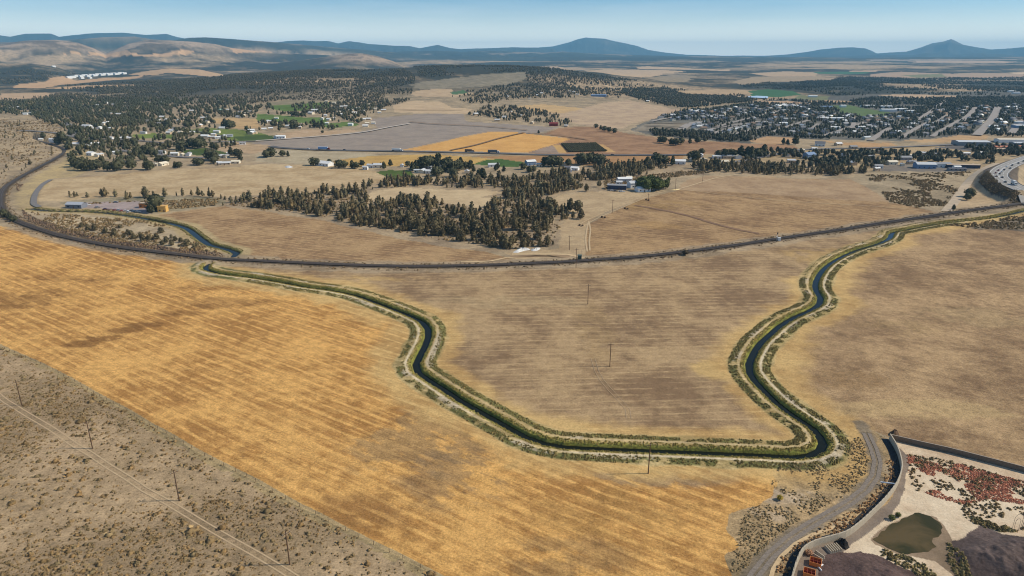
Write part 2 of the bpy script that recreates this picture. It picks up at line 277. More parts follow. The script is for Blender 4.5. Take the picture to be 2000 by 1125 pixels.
 ('town_ground',(128,122,108),(98,94,84),(0,.6,.3),None,.4,[(1262,237),(1330,217),(1400,208),(1480,198),(1560,192),(1680,184),(1800,182),(2050,172),(2300,165),(2400,262),(2000,258),(1880,265),(1770,276),(1600,272),(1500,268),(1460,280),(1330,270),(1265,262),(1230,254)]),
 ('green_field',(74,112,72),(66,102,62),(0,.2,0),None,0,[(1462,178),(1500,174),(1550,178),(1565,185),(1520,190),(1468,188)]),
 ('meadow',(134,134,94),(120,120,84),(0,.2,0),None,0,[(1560,186),(1620,188),(1615,197),(1550,193)]),
 ('stubble_field',(204,170,134),(186,152,118),(0,.2,0),None,0,[(1480,197),(1540,197),(1590,203),(1570,205),(1500,203),(1470,200)]),
 ('stubble_field',(204,172,132),(186,152,118),(0,.2,0),None,0,[(1565,197),(1640,196),(1675,200),(1660,202),(1580,199)]),
 ('green_field',(104,120,72),(96,112,66),(0,.2,0),None,0,[(1622,206),(1660,205),(1690,212),(1740,220),(1745,226),(1685,229),(1640,219)]),
 ('gravel_yard',(158,144,122),(140,126,104),(.3,.2,0),[(1260,245),(1340,250)],0,[(1258,243),(1300,238),(1352,239),(1332,257),(1290,255),(1235,256)]),
 ('stubble_field',(200,160,112),(180,142,98),(0,.3,0),None,0,[(1605,275),(1650,278),(1740,279),(1752,284),(1700,288),(1650,284)]),
 ('stubble_field',(200,164,118),(182,146,104),(0,.3,.2),None,0,[(1758,273),(1820,272),(1870,264),(1935,264),(1925,272),(1860,278),(1800,278)]),
 ('stubble_field',(198,160,118),(180,144,104),(0,.3,.2),None,0,[(1462,275),(1500,266),(1550,268),(1560,275),(1530,284),(1480,280)]),
 ('dry_grass',(190,164,122),(162,138,104),(0,.4,.6),None,.4,[(1340,303),(1480,298),(1560,291),(1700,290),(1900,282),(2000,296),(1930,328),(1900,333),(1700,334),(1690,328),(1400,314),(1330,312)]),
 ('gravel_yard',(140,128,112),(120,110,98),(0,.4,.2),None,0,[(1700,325),(1750,321),(1900,324),(1912,330),(1870,336),(1720,334)]),
 ('gravel_yard',(120,112,104),(100,94,88),(0,.3,0),None,0,[(1825,288),(1870,282),(2000,280),(2000,292),(1900,296)]),
 # far country
 ('stubble_field',(222,178,128),(200,160,116),(0,.2,0),None,.5,[(95,108),(150,106),(215,103.5),(262,103),(280,107),(300,104),(330,102),(372,98),(388,103),(370,106),(330,111),(280,110.5),(200,111)]),
 ('stubble_field',(222,176,128),(200,160,116),(0,.2,0),None,.4,[(447,95),(490,97),(532,102),(500,103),(458,104)]),
 ('stubble_field',(206,170,126),(184,150,112),(0,.2,0),None,.4,[(250,146),(290,138),(330,133),(395,137),(455,147),(420,149),(330,142),(300,147)]),
 ('stubble_field',(212,172,126),(190,152,112),(0,.2,0),None,.4,[(25,172),(35,164),(90,160),(95,152),(125,149),(140,156),(200,152),(280,147),(275,152),(200,158),(120,166),(90,172)]),
 ('stubble_field',(210,172,126),(190,152,112),(0,.2,0),None,.4,[(90,172),(160,167),(260,165),(310,166),(200,170),(130,174)]),
 ('stubble_field',(200,168,130),(184,152,116),(0,.2,0),None,.2,[(0,182),(90,181),(110,186),(60,192),(0,193)]),
 ('stubble_field',(210,178,138),(186,158,122),(0,.3,0),None,.6,[(1138,138),(1180,135),(1220,136),(1300,137),(1340,140),(1300,144),(1250,151),(1190,145)]),
 ('stubble_field',(210,178,138),(186,158,122),(0,.3,0),None,.6,[(1240,131),(1262,129),(1330,132),(1425,136),(1420,139),(1330,136),(1250,135)]),
 ('meadow',(176,154,120),(140,124,100),(0,.3,.3),None,.6,[(1250,151),(1310,146),(1360,148),(1340,160),(1300,160)]),
 ('stubble_field',(204,172,132),(180,150,114),(0,.3,0),None,.5,[(1040,131),(1090,129),(1110,132),(1080,135)]),
 ('stubble_field',(196,166,126),(176,148,112),(0,.3,0),None,.5,[(1310,178),(1400,174),(1455,176),(1470,183),(1400,187),(1340,186)]),
 ('stubble_field',(206,174,134),(180,152,118),(0,.2,0),None,.2,[(1462,143),(1500,141),(1536,139),(1600,142),(1590,149),(1500,149)]),
 ('stubble_field',(180,156,122),(160,138,108),(0,.2,0),None,.2,[(1430,160),(1470,150),(1560,150),(1640,152),(1620,158),(1520,160),(1450,166)]),
 ('green_field',(76,116,80),(70,106,72),(0,.2,0),None,.1,[(1588,141),(1640,140),(1700,140.5),(1690,144),(1640,145),(1600,144)]),
 ('stubble_field',(206,176,140),(190,158,126),(0,.2,0),None,.1,[(1660,138),(1715,137),(1712,140),(1660,140)]),
 ('stubble_field',(190,162,132),(176,148,120),(0,.2,0),None,.1,[(1700,145),(1760,140),(1800,142),(1860,144),(1900,142),(2000,144),(2000,151),(1900,153),(1800,150),(1700,150)]),
 ('meadow',(146,142,100),(130,128,92),(0,.2,0),None,.1,[(1760,147),(1840,144),(1850,150),(1790,152)]),
 ('stubble_field',(226,196,156),(200,170,136),(0,.2,0),None,.1,[(1970,142),(2005,140),(2100,141),(2100,145),(1985,145)]),
 ('stubble_field',(200,172,136),(184,152,118),(0,.2,0),None,.1,[(1710,186),(1770,184),(1880,187),(1860,192),(1790,192)]),
 ('stubble_field',(206,176,140),(190,158,126),(0,.2,0),None,.1,[(1770,120),(1850,118),(1990,120),(1960,124),(1800,123)]),
 ('meadow',(186,166,140),(150,136,118),(0,.2,0),None,.4,[(1690,116),(1800,116),(1950,115),(2000,117),(1800,119),(1700,119)]),
]
polys_w = atmany([r[6] for r in REG])
NAMES = ['ground','scrubland','hills','mountains','canal_bed'] + sorted({r[0] for r in REG})
NID = {n: i for i, n in enumerate(NAMES)}
def paint(x, y, z=None, want=True):
    n = x.shape[0]; r = np.hypot(x, y)
    cA = np.empty((n, 3)); cB = np.empty((n, 3)); par = np.zeros((n, 3)); row = np.stack([x, y, np.zeros(n)], 1)
    reg = np.zeros(n, int)
    # plain: scrubby dry grass; beyond it juniper country
    cA[:] = srgb((188,164,128)); cB[:] = srgb((150,132,104)); par[:] = (0, .45, .5)
    if want:
        far = sstep(1900, 2600, r)[:, None]
        sc = np.clip((fbm(x, y, 650, 7, 21, .68)-.45)*6, 0, 1)[:, None]
        tan = np.array(srgb((206,176,136))); drk = np.array(srgb((72,72,58)))
        fa = tan*sc+drk*(1-sc)
        cA = cA*(1-far)+fa*far; cB = cB*(1-far)+(fa*.72)*far
        par[:, 2] = .5*(1-far[:, 0])
        # far ranges: bare brown hills in front, wooded ranges behind
        k = sstep(7000, 8000, r)*(1-sstep(9300, 10300, r))*(1-sstep(-.42, -.28, np.arctan2(x, y)))
        br = np.array(srgb((192,164,132)))*(.42+.75*sstep(.38, .62, fbm(x, y, 380, 7, 61, .75))[:, None])
        cA = cA*(1-k[:, None])+br*k[:, None]; cB = cB*(1-k[:, None])+br*.8*k[:, None]
        # tan knob
        th = np.arctan2(x, y)
        k = np.exp(-((th-math.atan2(-300, 1333+150))/.05)**2)*sstep(5700, 6200, r)*(1-sstep(7200, 7800, r))
        br = np.array(srgb((188,160,130)))*(.42+.75*sstep(.38, .62, fbm(x, y, 160, 6, 62, .75))[:, None])
        cA = cA*(1-k[:, None])+br*k[:, None]; cB = cB*(1-k[:, None])+br*.8*k[:, None]
        k = sstep(10300, 10800, r)[:, None]
        wd = np.array(srgb((80,84,70)))*(.6+.9*np.clip(fbm(x, y, 1300, 5, 63, .65)-.25, 0, 1)[:, None])
        cA = cA*(1-k)+wd*k; cB = cB*(1-k)+wd*.85*k
        # grassy flats and bare slopes among the far woods
        k = (sstep(10800, 11500, r)*(1-sstep(15500, 16500, r))*sstep(.50, .60, fbm(x, y*.45, 900, 5, 64, .6)))[:, None]*.85
        gr = np.array(srgb((176,152,122))); cA = cA*(1-k)+gr*k; cB = cB*(1-k)+gr*.85*k
        for du, dv, s1, dd in ((1215, 0, .028, 1.1), (1640, 0, .03, .6), (1880, 0, .05, .8), (240, 0, .035, .5)):
            t0 = math.atan2((du-1000)/FPX, 1.08)
            kk = (np.exp(-((th-t0)/s1)**2)*sstep(19500, 21000, r)*sstep(.45, .62, fbm(x, y, 900, 5, 65))*.5*dd)[:, None]
            cA = cA*(1-kk)+gr*.8*kk; cB = cB*(1-kk)+gr*.7*kk
    reg[r > 1900] = NID['scrubland']; reg[r > 4500] = NID['hills']; reg[r > 17000] = NID['mountains']
    lam = np.where(r < 900, 14, np.where(r < 2500, 40, 160)).astype(float)
    wx = (fbm(x/lam, y/lam, 1, 3, 41)-.5); wy = (fbm(x/lam, y/lam, 1, 3, 43)-.5)
    for (name, a, b, pr, rowl, warp, _), P in zip(REG, polys_w):
        wa = 2.0*warp*np.maximum(4.0, r*.012); lo = P.min(0)-40; hi = P.max(0)+40
        m = (x > lo[0]) & (x < hi[0]) & (y > lo[1]) & (y < hi[1])
        if not m.any(): continue
        xx = x[m]+wx[m]*(wa[m]+.6); yy = y[m]+wy[m]*(wa[m]+.6)
        ii = np.nonzero(m)[0][pip(xx, yy, P)]
        cA[ii] = srgb(a); cB[ii] = srgb(b); par[ii] = pr; reg[ii] = NID[name]
        if rowl is not None and want:
            q = flat(rowl); d = q[1]-q[0]; d = d/np.linalg.norm(d)
            row[ii, 0] = x[ii]*d[0]+y[ii]*d[1]; row[ii, 1] = -x[ii]*d[1]+y[ii]*d[0]; row[ii, 2] = 0
    if not want: return reg
    # patches inside the big fields
    def patch(u, v, ru, rv, col, amt, seed, names, n0=.5):
        c = flat([(u, v), (u+ru, v), (u, v-rv)]); sx = abs(c[1, 0]-c[0, 0]); sy = abs(c[2, 1]-c[0, 1])
        ii = np.nonzero((abs(x-c[0, 0]) < 2*sx) & (abs(y-c[0, 1]) < 2*sy) & (reg == NID[names[0]]))[0]
        xx = x[ii]; yy = y[ii]; g = np.exp(-(((xx-c[0, 0])/sx)**2+((yy-c[0, 1])/sy)**2))
        q = flat(FL); dd_ = q[1]-q[0]; dd_ = dd_/np.linalg.norm(dd_); a_ = xx*dd_[0]+yy*dd_[1]; b_ = -xx*dd_[1]+yy*dd_[0]
        sn = .5*fbm(a_/3.2, b_, 5, 5, seed, .7)+.5*fbm(xx, yy, 14, 5, seed+3, .7)
        g = (sstep(.22, .62, g*sstep(.30, .62, sn)*1.15)*amt*.85)[:, None]
        cc = np.array(srgb(col)); cA[ii] = cA[ii]*(1-g)+cc*g; cB[ii] = cB[ii]*(1-g)+cc*.8*g
    for args in [(118,694,34,13,(126,86,46),0.60,101,['stubble_field']),(160,672,38,8,(126,86,46),0.90,102,['stubble_field']),(200,660,42,7,(126,86,46),0.95,140,['stubble_field']),(240,645,42,7,(126,86,46),0.90,141,['stubble_field']),(285,634,44,6,(126,86,46),0.80,142,['stubble_field']),(350,612,60,6,(126,86,46),0.55,143,['stubble_field']),(430,598,60,6,(126,86,46),0.60,144,['stubble_field']),(500,588,50,5,(126,86,46),0.50,145,['stubble_field']),(60,575,90,12,(126,86,46),0.60,146,['stubble_field']),(20,600,50,8,(126,86,46),0.70,147,['stubble_field']),(140,545,120,8,(126,86,46),0.45,148,['stubble_field']),(450,560,120,6,(126,86,46),0.45,149,['stubble_field']),
                 (40,590,90,14,(138,98,54),.6,103,['stubble_field']),(420,590,110,10,(140,100,58),.5,104,['stubble_field']),
                 (820,860,150,70,(140,118,86),.65,105,['stubble_field']),(900,930,120,60,(128,106,80),.6,106,['stubble_field']),
                 (1290,930,150,22,(138,118,96),.85,107,['stubble_field']),(700,1000,120,40,(150,110,66),.5,108,['stubble_field']),
                 (1200,1000,160,50,(176,136,78),.5,109,['stubble_field']),(1100,1090,140,50,(132,108,76),.5,110,['stubble_field']),
                 (1360,690,50,22,(204,170,112),.0,111,['fallow_field']),(1650,500,130,20,(196,160,100),.7,112,['fallow_field']),
                 (1395,720,45,20,(212,176,112),.9,113,['fallow_field']),(1000,590,200,14,(186,160,118),.5,114,['fallow_field']),
                 (1160,640,40,60,(170,140,96),.5,115,['fallow_field']),(600,545,220,8,(206,170,110),.75,116,['fallow_field']),
                 (1260,400,110,10,(170,136,84),.6,117,['stubble_field']),(1300,440,80,8,(178,140,86),.55,118,['stubble_field']),
                 (1900,620,120,20,(182,154,110),.6,119,['pasture']),(1800,800,220,20,(196,166,116),.7,120,['pasture']),
                 (1760,640,80,16,(180,150,104),.5,121,['pasture']),(1650,740,90,20,(150,118,78),.5,122,['pasture']),
                 (1480,980,60,40,(186,166,140),.6,123,['verge']),(1540,965,70,20,(206,186,160),.55,124,['verge'])]:
        patch(*args)
    # field edges left golden by the plough along the canal
    m = (r < 1150)
    xx = x[m]; yy = y[m]; d, ii = polydist(xx, yy, CANAL, True); ad = np.abs(d)
    nz = fbm(xx, yy, 9, 4, 71); n2 = fbm(xx, yy, 30, 3, 72); n3 = fbm(xx, yy, 3.2, 3, 73)
    tail = 1-sstep(len(CANAL)-38, len(CANAL)-26, ii)            # the far right reach is narrower
    head = sstep(0, 14, ii)
    A = cA[m]; B = cB[m]; Pm = par[m]; RG = reg[m]
    def lay(w_, ca, cb=None, gr=None):
        nonlocal A, B
        w_ = np.clip(w_, 0, 1)[:, None]; A = A*(1-w_)+np.array(srgb(ca))*w_; B = B*(1-w_)+np.array(srgb(cb or ca))*w_
        if gr is not None: Pm[:, 1] = Pm[:, 1]*(1-w_[:, 0])+gr*w_[:, 0]
    inner = (d < 0); late = ii > len(CANAL)*.56                                                # left of travel = the middle field
    wd = np.where(inner, 14+12*n2, np.where(late, 6+5*n2, 12+8*n2))*(.55+.45*tail)
    fr = 1-sstep(wd*.7, wd*1.25, ad+ (nz-.5)*12)
    lay(fr*.9, (212,176,114), (186,148,92), .5)
    dist = np.hypot(xx, yy)
    outer = np.where(tail > .5, 1., .55)
    lay((1-sstep(9.0*outer, 10.4*outer, ad+(nz-.5)*4))*np.where(inner, 1, .8), (200,174,120), (160,138,88), .8)
    sh = sstep(.36, .46, n3*.5+nz*.5)*sstep(5.2, 6.0, ad)*(1-sstep(8.2, 9.4, ad))*tail*np.where((d > 0) & late, .3, 1)
    lay(sh*.85, (104,108,56), (72,78,40), .9)
    lay((1-sstep(2.7, 3.6, ad+(n3-.5)*1.4)), (146,140,66), (100,104,46), 1.0)
    trk = np.exp(-((ad-4.7)/.55)**2)*(.4+.6*n2)*tail
    lay(np.where(inner, 1.2, .3)*trk*sstep(.25, .5, n2), (222,204,168))
    bare = sstep(.56, .66, fbm(xx, yy, 12, 3, 75))*sstep(4, 4.6, ad)*(1-sstep(6.6, 7.6, ad))*tail
    lay(bare*.75, (200,182,152))
    bed = ad < 2.3
    lay((ad < 1.5)*1., (52,48,36)); RG = np.where(bed, NID['canal_bed'], RG)
    dg, _g = polydist(xx, yy, catmull(flat(GRAVEL_PX), 3)); lay((1-sstep(1.6, 3.4, dg+(n3-.5)*3+(nz-.5)*3))*.85, (140,126,106), (116,104,86), .8)
    d2, i2 = polydist(xx, yy, CANAL2)
    lay((1-sstep(9, 13, d2+(nz-.5)*4)), (190,166,120), (170,146,104))
    lay((1-sstep(3.2, 4.6, d2+(nz-.5)*2)), (112,110,56), (90,92,48))
    lay((d2 < 2.6)*1., (52,48,36))
    # railway: cinders and dark ballast beside the track
    dr, ir = polydist(xx, yy, RAIL, True); adr = np.abs(dr); nl = len(RAIL)
    lay((1-sstep(10, 15, adr+(nz-.5)*9))*.85, (176,154,122), (140,122,96), .6)
    lay((1-sstep(3.6, 5.6, adr+(nz-.5)*3))*.95, (96,82,68), (76,64,52), .6)
    un = xx/yy
    cut = sstep(-.74, -.70, un)*(1-sstep(-.47, -.43, un))*(dr > 0)*(yy < 720)
    lay(cut*sstep(4, 6, adr)*(1-sstep(13, 16, adr+(nz-.5)*5)), (98,80,66), (66,54,44), .8)
    # tone of the sage flat: denser dark mats
    cA[m] = A; cB[m] = B; par[m] = Pm; reg[m] = RG
    sgm = reg == NID['sage_flat']
    if sgm.any():
        xs = x[sgm]; ys = y[sgm]; q = sage_density(xs, ys)[:, None]
        cA[sgm] = cA[sgm]*(1-.26*q); cB[sgm] = cB[sgm]*(1-.2*q)
    # fence line strip of grey grass
    m2 = (r < 700)
    df, _i = polydist(x[m2], y[m2], flat(FENCE_PX), True)
    k = ((df < 1.4) & (df > -.8) | (df > -2.4) & (df <= -.8) & (fbm(x[m2], y[m2], 6, 3, 77) > .45))
    ii = np.nonzero(m2)[0][k]; cA[ii] = srgb((186,160,114)); cB[ii] = srgb((154,134,96))
    wild = np.isin(reg, [NID[q] for q in ('scrubland','hills','mountains','ground','town_ground')])*1.+np.isin(reg, [NID['meadow']])*.35
    speck = sstep(1500, 2600, r)*(1-.55*sstep(4500, 6500, r))*wild*.9
    return cA, cB, par, row, reg, speck
def sage_density(x, y):
    a = fbm(x, y, 46, 4, 90, .55)
    c = flat([(255, 1060), (420, 1000), (190, 790), (60, 1110)])
    b = 0
    for (cx, cy), sx, sy in zip(c, (34, 20, 30, 26), (13, 10, 16, 9)):
        b = b+np.exp(-((x-cx)/sx)**2-((y-cy)/sy)**2)
    return np.clip((a-.47)*3.2+b*.9, 0, 1)

# ------------------------------------------------------------------ materials
ALB = 0.86                       # photo tone of sunlit ground -> albedo
def new_mat(name):
    m = bpy.data.materials.new(name); m.use_nodes = True; n = m.node_tree
    return m, n, n.nodes['Principled BSDF']
def N(nt_, typ, **kw):
    n = nt_.nodes.new(typ)
    for k, v in kw.items():
        if k in n.inputs: n.inputs[k].default_value = v
        else: setattr(n, k, v)
    return n
_mats = {}
def paintmat(name, rgb, rough=.7, metal=0., grain=.12, gscale=3.0, spec=.3):
    if name in _mats: return _mats[name]
    m, n, b = new_mat(name); c = srgb(rgb)
    no = N(n, 'ShaderNodeTexNoise', Scale=gscale, Detail=4.0); g = n.nodes.new('ShaderNodeNewGeometry')
    n.links.new(g.outputs['Position'], no.inputs['Vector'])
    mr = N(n, 'ShaderNodeMapRange'); mr.inputs['From Min'].default_value = .3; mr.inputs['From Max'].default_value = .7
    mr.inputs['To Min'].default_value = 1-grain; mr.inputs['To Max'].default_value = 1+grain
    mu = n.nodes.new('ShaderNodeVectorMath'); mu.operation = 'SCALE'; mu.inputs[0].default_value = c
    n.links.new(no.outputs['Fac'], mr.inputs['Value']); n.links.new(mr.outputs['Result'], mu.inputs['Scale'])
    n.links.new(mu.outputs['Vector'], b.inputs['Base Color'])
    b.inputs['Roughness'].default_value = rough; b.inputs['Metallic'].default_value = metal; b.inputs['Specular IOR Level'].default_value = spec
    _mats[name] = m; return m
def land_material():
    m, n, b = new_mat('land'); L = n.links.new
    aA = N(n, 'ShaderNodeAttribute', attribute_name='tone_a'); aB = N(n, 'ShaderNodeAttribute', attribute_name='tone_b')
    aP = N(n, 'ShaderNodeAttribute', attribute_name='look'); aR = N(n, 'ShaderNodeAttribute', attribute_name='rows')
    geo = n.nodes.new('ShaderNodeNewGeometry'); sp_ = n.nodes.new('ShaderNodeSeparateXYZ'); L(aP.outputs['Vector'], sp_.inputs[0])
    def math_(op, a, b_=None, c=None, clamp=False):
        q = n.nodes.new('ShaderNodeMath'); q.operation = op; q.use_clamp = clamp
        for i, v in enumerate((a, b_, c)):
            if v is None: continue
            if hasattr(v, 'links'): L(v, q.inputs[i])
            else: q.inputs[i].default_value = v
        return q.outputs[0]
    big = N(n, 'ShaderNodeTexNoise', Scale=1/38.0, Detail=10.0, Roughness=.74); L(geo.outputs['Position'], big.inputs['Vector'])
    big.noise_dimensions = '2D'
    def rows(sx, sy, detail, rough):
        mp_ = N(n, 'ShaderNodeMapping'); mp_.inputs['Scale'].default_value = (sx, sy, 1); L(aR.outputs['Vector'], mp_.inputs['Vector'])
        q = N(n, 'ShaderNodeTexNoise', Scale=1.0, Detail=detail, Roughness=rough); q.noise_dimensions = '2D'; L(mp_.outputs[0], q.inputs['Vector']); return q.outputs['Fac']
    s1 = rows(1/45., 1/1.1, 4.0, .7); s2 = rows(1/9., 1/2.6, 6.0, .7)
    f = math_('MULTIPLY_ADD', math_('SUBTRACT', big.outputs['Fac'], .5), 4.3, .5)
    st = math_('ADD', math_('MULTIPLY', math_('SUBTRACT', s1, .5), 2.2), math_('MULTIPLY', math_('SUBTRACT', s2, .5), 2.2))
    rx = n.nodes.new('ShaderNodeSeparateXYZ'); L(aR.outputs['Vector'], rx.inputs[0])
    wob = N(n, 'ShaderNodeTexNoise', Scale=1/26., Detail=3.0); wob.noise_dimensions = '2D'; L(geo.outputs['Position'], wob.inputs['Vector'])
    wv = math_('SINE', math_('MULTIPLY_ADD', wob.outputs['Fac'], 2.6, math_('MULTIPLY', rx.outputs['Y'], 2*math.pi/5.2)))
    brk = N(n, 'ShaderNodeTexNoise', Scale=1/7., Detail=4.0, Roughness=.7); brk.noise_dimensions = '2D'; L(geo.outputs['Position'], brk.inputs['Vector'])
    wv = math_('MULTIPLY', math_('POWER', math_('MAXIMUM', wv, 0.0), 3.0), math_('MULTIPLY', math_('MAXIMUM', math_('SUBTRACT', brk.outputs['Fac'], .34), 0.0), 7.0))
    st = math_('ADD', st, wv)
    f = math_('MULTIPLY_ADD', st, sp_.outputs[0], f, clamp=True)
    mixc = N(n, 'ShaderNodeMix', data_type='RGBA'); L(f, mixc.inputs['Factor']); L(aB.outputs['Color'], mixc.inputs['A']); L(aA.outputs['Color'], mixc.inputs['B'])
    gr = N(n, 'ShaderNodeTexNoise', Scale=1.3, Detail=5.0, Roughness=.75); L(geo.outputs['Position'], gr.inputs['Vector'])
    gm = N(n, 'ShaderNodeTexNoise', Scale=.22, Detail=7.0, Roughness=.75); L(geo.outputs['Position'], gm.inputs['Vector'])
    g = math_('ADD', math_('MULTIPLY', math_('SUBTRACT', gr.outputs['Fac'], .5), 2.4), math_('MULTIPLY', math_('SUBTRACT', gm.outputs['Fac'], .5), 1.9))
    g = math_('MULTIPLY_ADD', g, sp_.outputs[1], 1.0)
    g = math_('MAXIMUM', g, .35)
    # tufts and small shrubs too small to model
    fl = N(n, 'ShaderNodeTexNoise', Scale=.42, Detail=3.0, Roughness=.6); L(geo.outputs['Position'], fl.inputs['Vector'])
    fm = N(n, 'ShaderNodeMapRange'); fm.inputs['From Min'].default_value = .56; fm.inputs['From Max'].default_value = .70; fm.inputs['To Max'].default_value = .8
    L(fl.outputs['Fac'], fm.inputs['Value']); fk = math_('MULTIPLY', fm.outputs['Result'], sp_.outputs[2], clamp=True)
    sc = n.nodes.new('ShaderNodeVectorMath'); sc.operation = 'SCALE'; L(mixc.outputs['Result'], sc.inputs[0]); L(math_('MULTIPLY', g, ALB), sc.inputs['Scale'])
    mf = N(n, 'ShaderNodeMix', data_type='RGBA'); L(fk, mf.inputs['Factor']); L(sc.outputs[0], mf.inputs['A']); mf.inputs['B'].default_value = (.085, .075, .045, 1)
    aS = N(n, 'ShaderNodeAttribute', attribute_name='speck'); f2 = N(n, 'ShaderNodeTexNoise', Scale=1/17., Detail=5.0, Roughness=.75); L(geo.outputs['Position'], f2.inputs['Vector'])
    f3 = N(n, 'ShaderNodeMapRange'); f3.inputs['From Min'].default_value = .47; f3.inputs['From Max'].default_value = .60; L(f2.outputs['Fac'], f3.inputs['Value'])
    mf2 = N(n, 'ShaderNodeMix', data_type='RGBA'); L(math_('MULTIPLY', f3.outputs['Result'], aS.outputs['Fac'], clamp=True), mf2.inputs['Factor']); L(mf.outputs['Result'], mf2.inputs['A']); mf2.inputs['B'].default_value = (.045, .042, .028, 1)
    L(mf2.outputs['Result'], b.inputs['Base Color']); b.inputs['Roughness'].default_value = .95; b.inputs['Specular IOR Level'].default_value = .1
    bp = N(n, 'ShaderNodeBump', Strength=.5, Distance=.35); L(gr.outputs['Fac'], bp.inputs['Height']); L(bp.outputs['Normal'], b.inputs['Normal'])
    return m
LAND = land_material()
def foliage_material(name, rough=.85, spread=.35, warm=True):
    m, n, b = new_mat(name); L = n.links.new
    a = N(n, 'ShaderNodeAttribute', attribute_name='tint'); geo = n.nodes.new('ShaderNodeNewGeometry')
    no = N(n, 'ShaderNodeTexNoise', Scale=.8, Detail=3.0); L(geo.outputs['Position'], no.inputs['Vector'])
    mr = N(n, 'ShaderNodeMapRange'); mr.inputs['From Min'].default_value = .3; mr.inputs['From Max'].default_value = .7
    mr.inputs['To Min'].default_value = 1-spread; mr.inputs['To Max'].default_value = 1+spread
    L(no.outputs['Fac'], mr.inputs['Value']); s = n.nodes.new('ShaderNodeVectorMath'); s.operation = 'SCALE'
    if warm:
        wm = n.nodes.new('ShaderNodeVectorMath'); wm.operation = 'MULTIPLY'; wm.inputs[1].default_value = (1.2, 1.0, .78); L(a.outputs['Color'], wm.inputs[0]); L(wm.outputs[0], s.inputs[0])
    else: L(a.outputs['Color'], s.inputs[0])
    L(mr.outputs['Result'], s.inputs['Scale']); L(s.outputs[0], b.inputs['Base Color'])
    b.inputs['Roughness'].default_value = rough; b.inputs['Specular IOR Level'].default_value = .15
    return m
FOL = foliage_material('foliage'); HOUSEPAINT = foliage_material('painted_boards', .6, .1, False)
BARK = paintmat('bark', (92,76,62), .9)

# ------------------------------------------------------------------ object helpers
def tag(o, label=None, cat=None, group=None, kind=None):
    if label: o['label'] = label
    if cat: o['category'] = cat
    if group: o['group'] = group
    if kind: o['kind'] = kind
    return o
def empty(name, loc, rz=0.0, scale=1.0):
    o = bpy.data.objects.new(name, None); COL.objects.link(o); o.location = loc; o.rotation_euler = (0, 0, rz); o.scale = (scale,)*3
    o.empty_display_size = .1; return o
def np_mesh(name, V, F, mat, tint=None, smooth=False):
    me = bpy.data.meshes.new(name); V = np.asarray(V, np.float32); F = np.asarray(F, np.int32); k = F.shape[1]
    me.vertices.add(len(V)); me.vertices.foreach_set('co', V.ravel())
    me.loops.add(F.size); me.loops.foreach_set('vertex_index', F.ravel())
    me.polygons.add(len(F)); me.polygons.foreach_set('loop_start', np.arange(0, F.size, k, dtype=np.int32))
    if smooth: me.polygons.foreach_set('use_smooth', np.ones(len(F), bool))
    if tint is not None:
        a = me.attributes.new('tint', 'FLOAT_COLOR', 'POINT'); t = np.ones((len(V), 4), np.float32); t[:, :3] = tint; a.data.foreach_set('color', t.ravel())
    me.materials.append(mat); me.update(calc_edges=True); return me
def link(name, me, parent=None, loc=None):
    o = bpy.data.objects.new(name, me); COL.objects.link(o)
    if parent is not None: o.parent = parent
    if loc is not None: o.location = loc
    return o
class MB:
    """collects simple solids and links them as one mesh object"""
    def __init__(s): s.v = []; s.f = []
    def add(s, V, F):
        k = len(s.v); s.v += [tuple(p) for p in V]; s.f += [tuple(i+k for i in f) for f in F]; return s
    def box(s, c, d, rz=0.0, taper=1.0):
        cx, cy, cz = c; dx, dy, dz = d[0]/2, d[1]/2, d[2]; ca, sa = math.cos(rz), math.sin(rz); V = []
        for z, t in ((0, 1.0), (dz, taper)):
            for x, y in ((-dx, -dy), (dx, -dy), (dx, dy), (-dx, dy)):
                V.append((cx+(x*ca-y*sa)*t, cy+(x*sa+y*ca)*t, cz+z))
        return s.add(V, [(3,2,1,0),(4,5,6,7),(0,1,5,4),(1,2,6,5),(2,3,7,6),(3,0,4,7)])
    def cone(s, p0, p1, r0, r1, n=8):
        p0 = Vector(p0); p1 = Vector(p1); d = (p1-p0).normalized(); a = d.orthogonal().normalized(); b = d.cross(a); V = []
        for p, r in ((p0, r0), (p1, r1)):
            for i in range(n):
                t = 2*math.pi*i/n; V.append(p+a*math.cos(t)*r+b*math.sin(t)*r)
        return s.add(V, [tuple(range(n))[::-1], tuple(range(n, 2*n))]+[(i, (i+1) % n, n+(i+1) % n, n+i) for i in range(n)])
    def gable(s, w, d, z, h, over=.4, t=.12):
        """a gabled roof, ridge along x"""
        x = w/2+over; y = d/2+over; dz = h*over/(d/2)
        P = [(-x,-y,z-dz),(x,-y,z-dz),(x,0,z+h),(-x,0,z+h),(x,y,z-dz),(-x,y,z-dz)]
        Q = [(a, b, c+t) for a, b, c in P]
        return s.add(P+Q, [(0,3,2,1),(3,5,4,2),(6,7,8,9),(9,8,10,11),(0,1,7,6),(1,2,8,7),(2,4,10,8),(4,5,11,10),(5,3,9,11),(3,0,6,9)])
    def mesh(s, name, mat, tint=None):
        me = bpy.data.meshes.new(name); me.from_pydata(s.v, [], s.f); me.materials.append(mat)
        if tint is not None:
            a = me.attributes.new('tint', 'FLOAT_COLOR', 'POINT')
            for q in a.data: q.color = (*tint, 1)
        me.update(); return me
    def build(s, name, mat, parent=None, loc=None): return link(name, s.mesh(name, mat), parent, loc)
def gz(x, y): return float(hf(np.array([x]), np.array([y]))[0])
def P3(u, v):
    p = at(u, v)[0]; return (float(p[0]), float(p[1]), gz(*p))

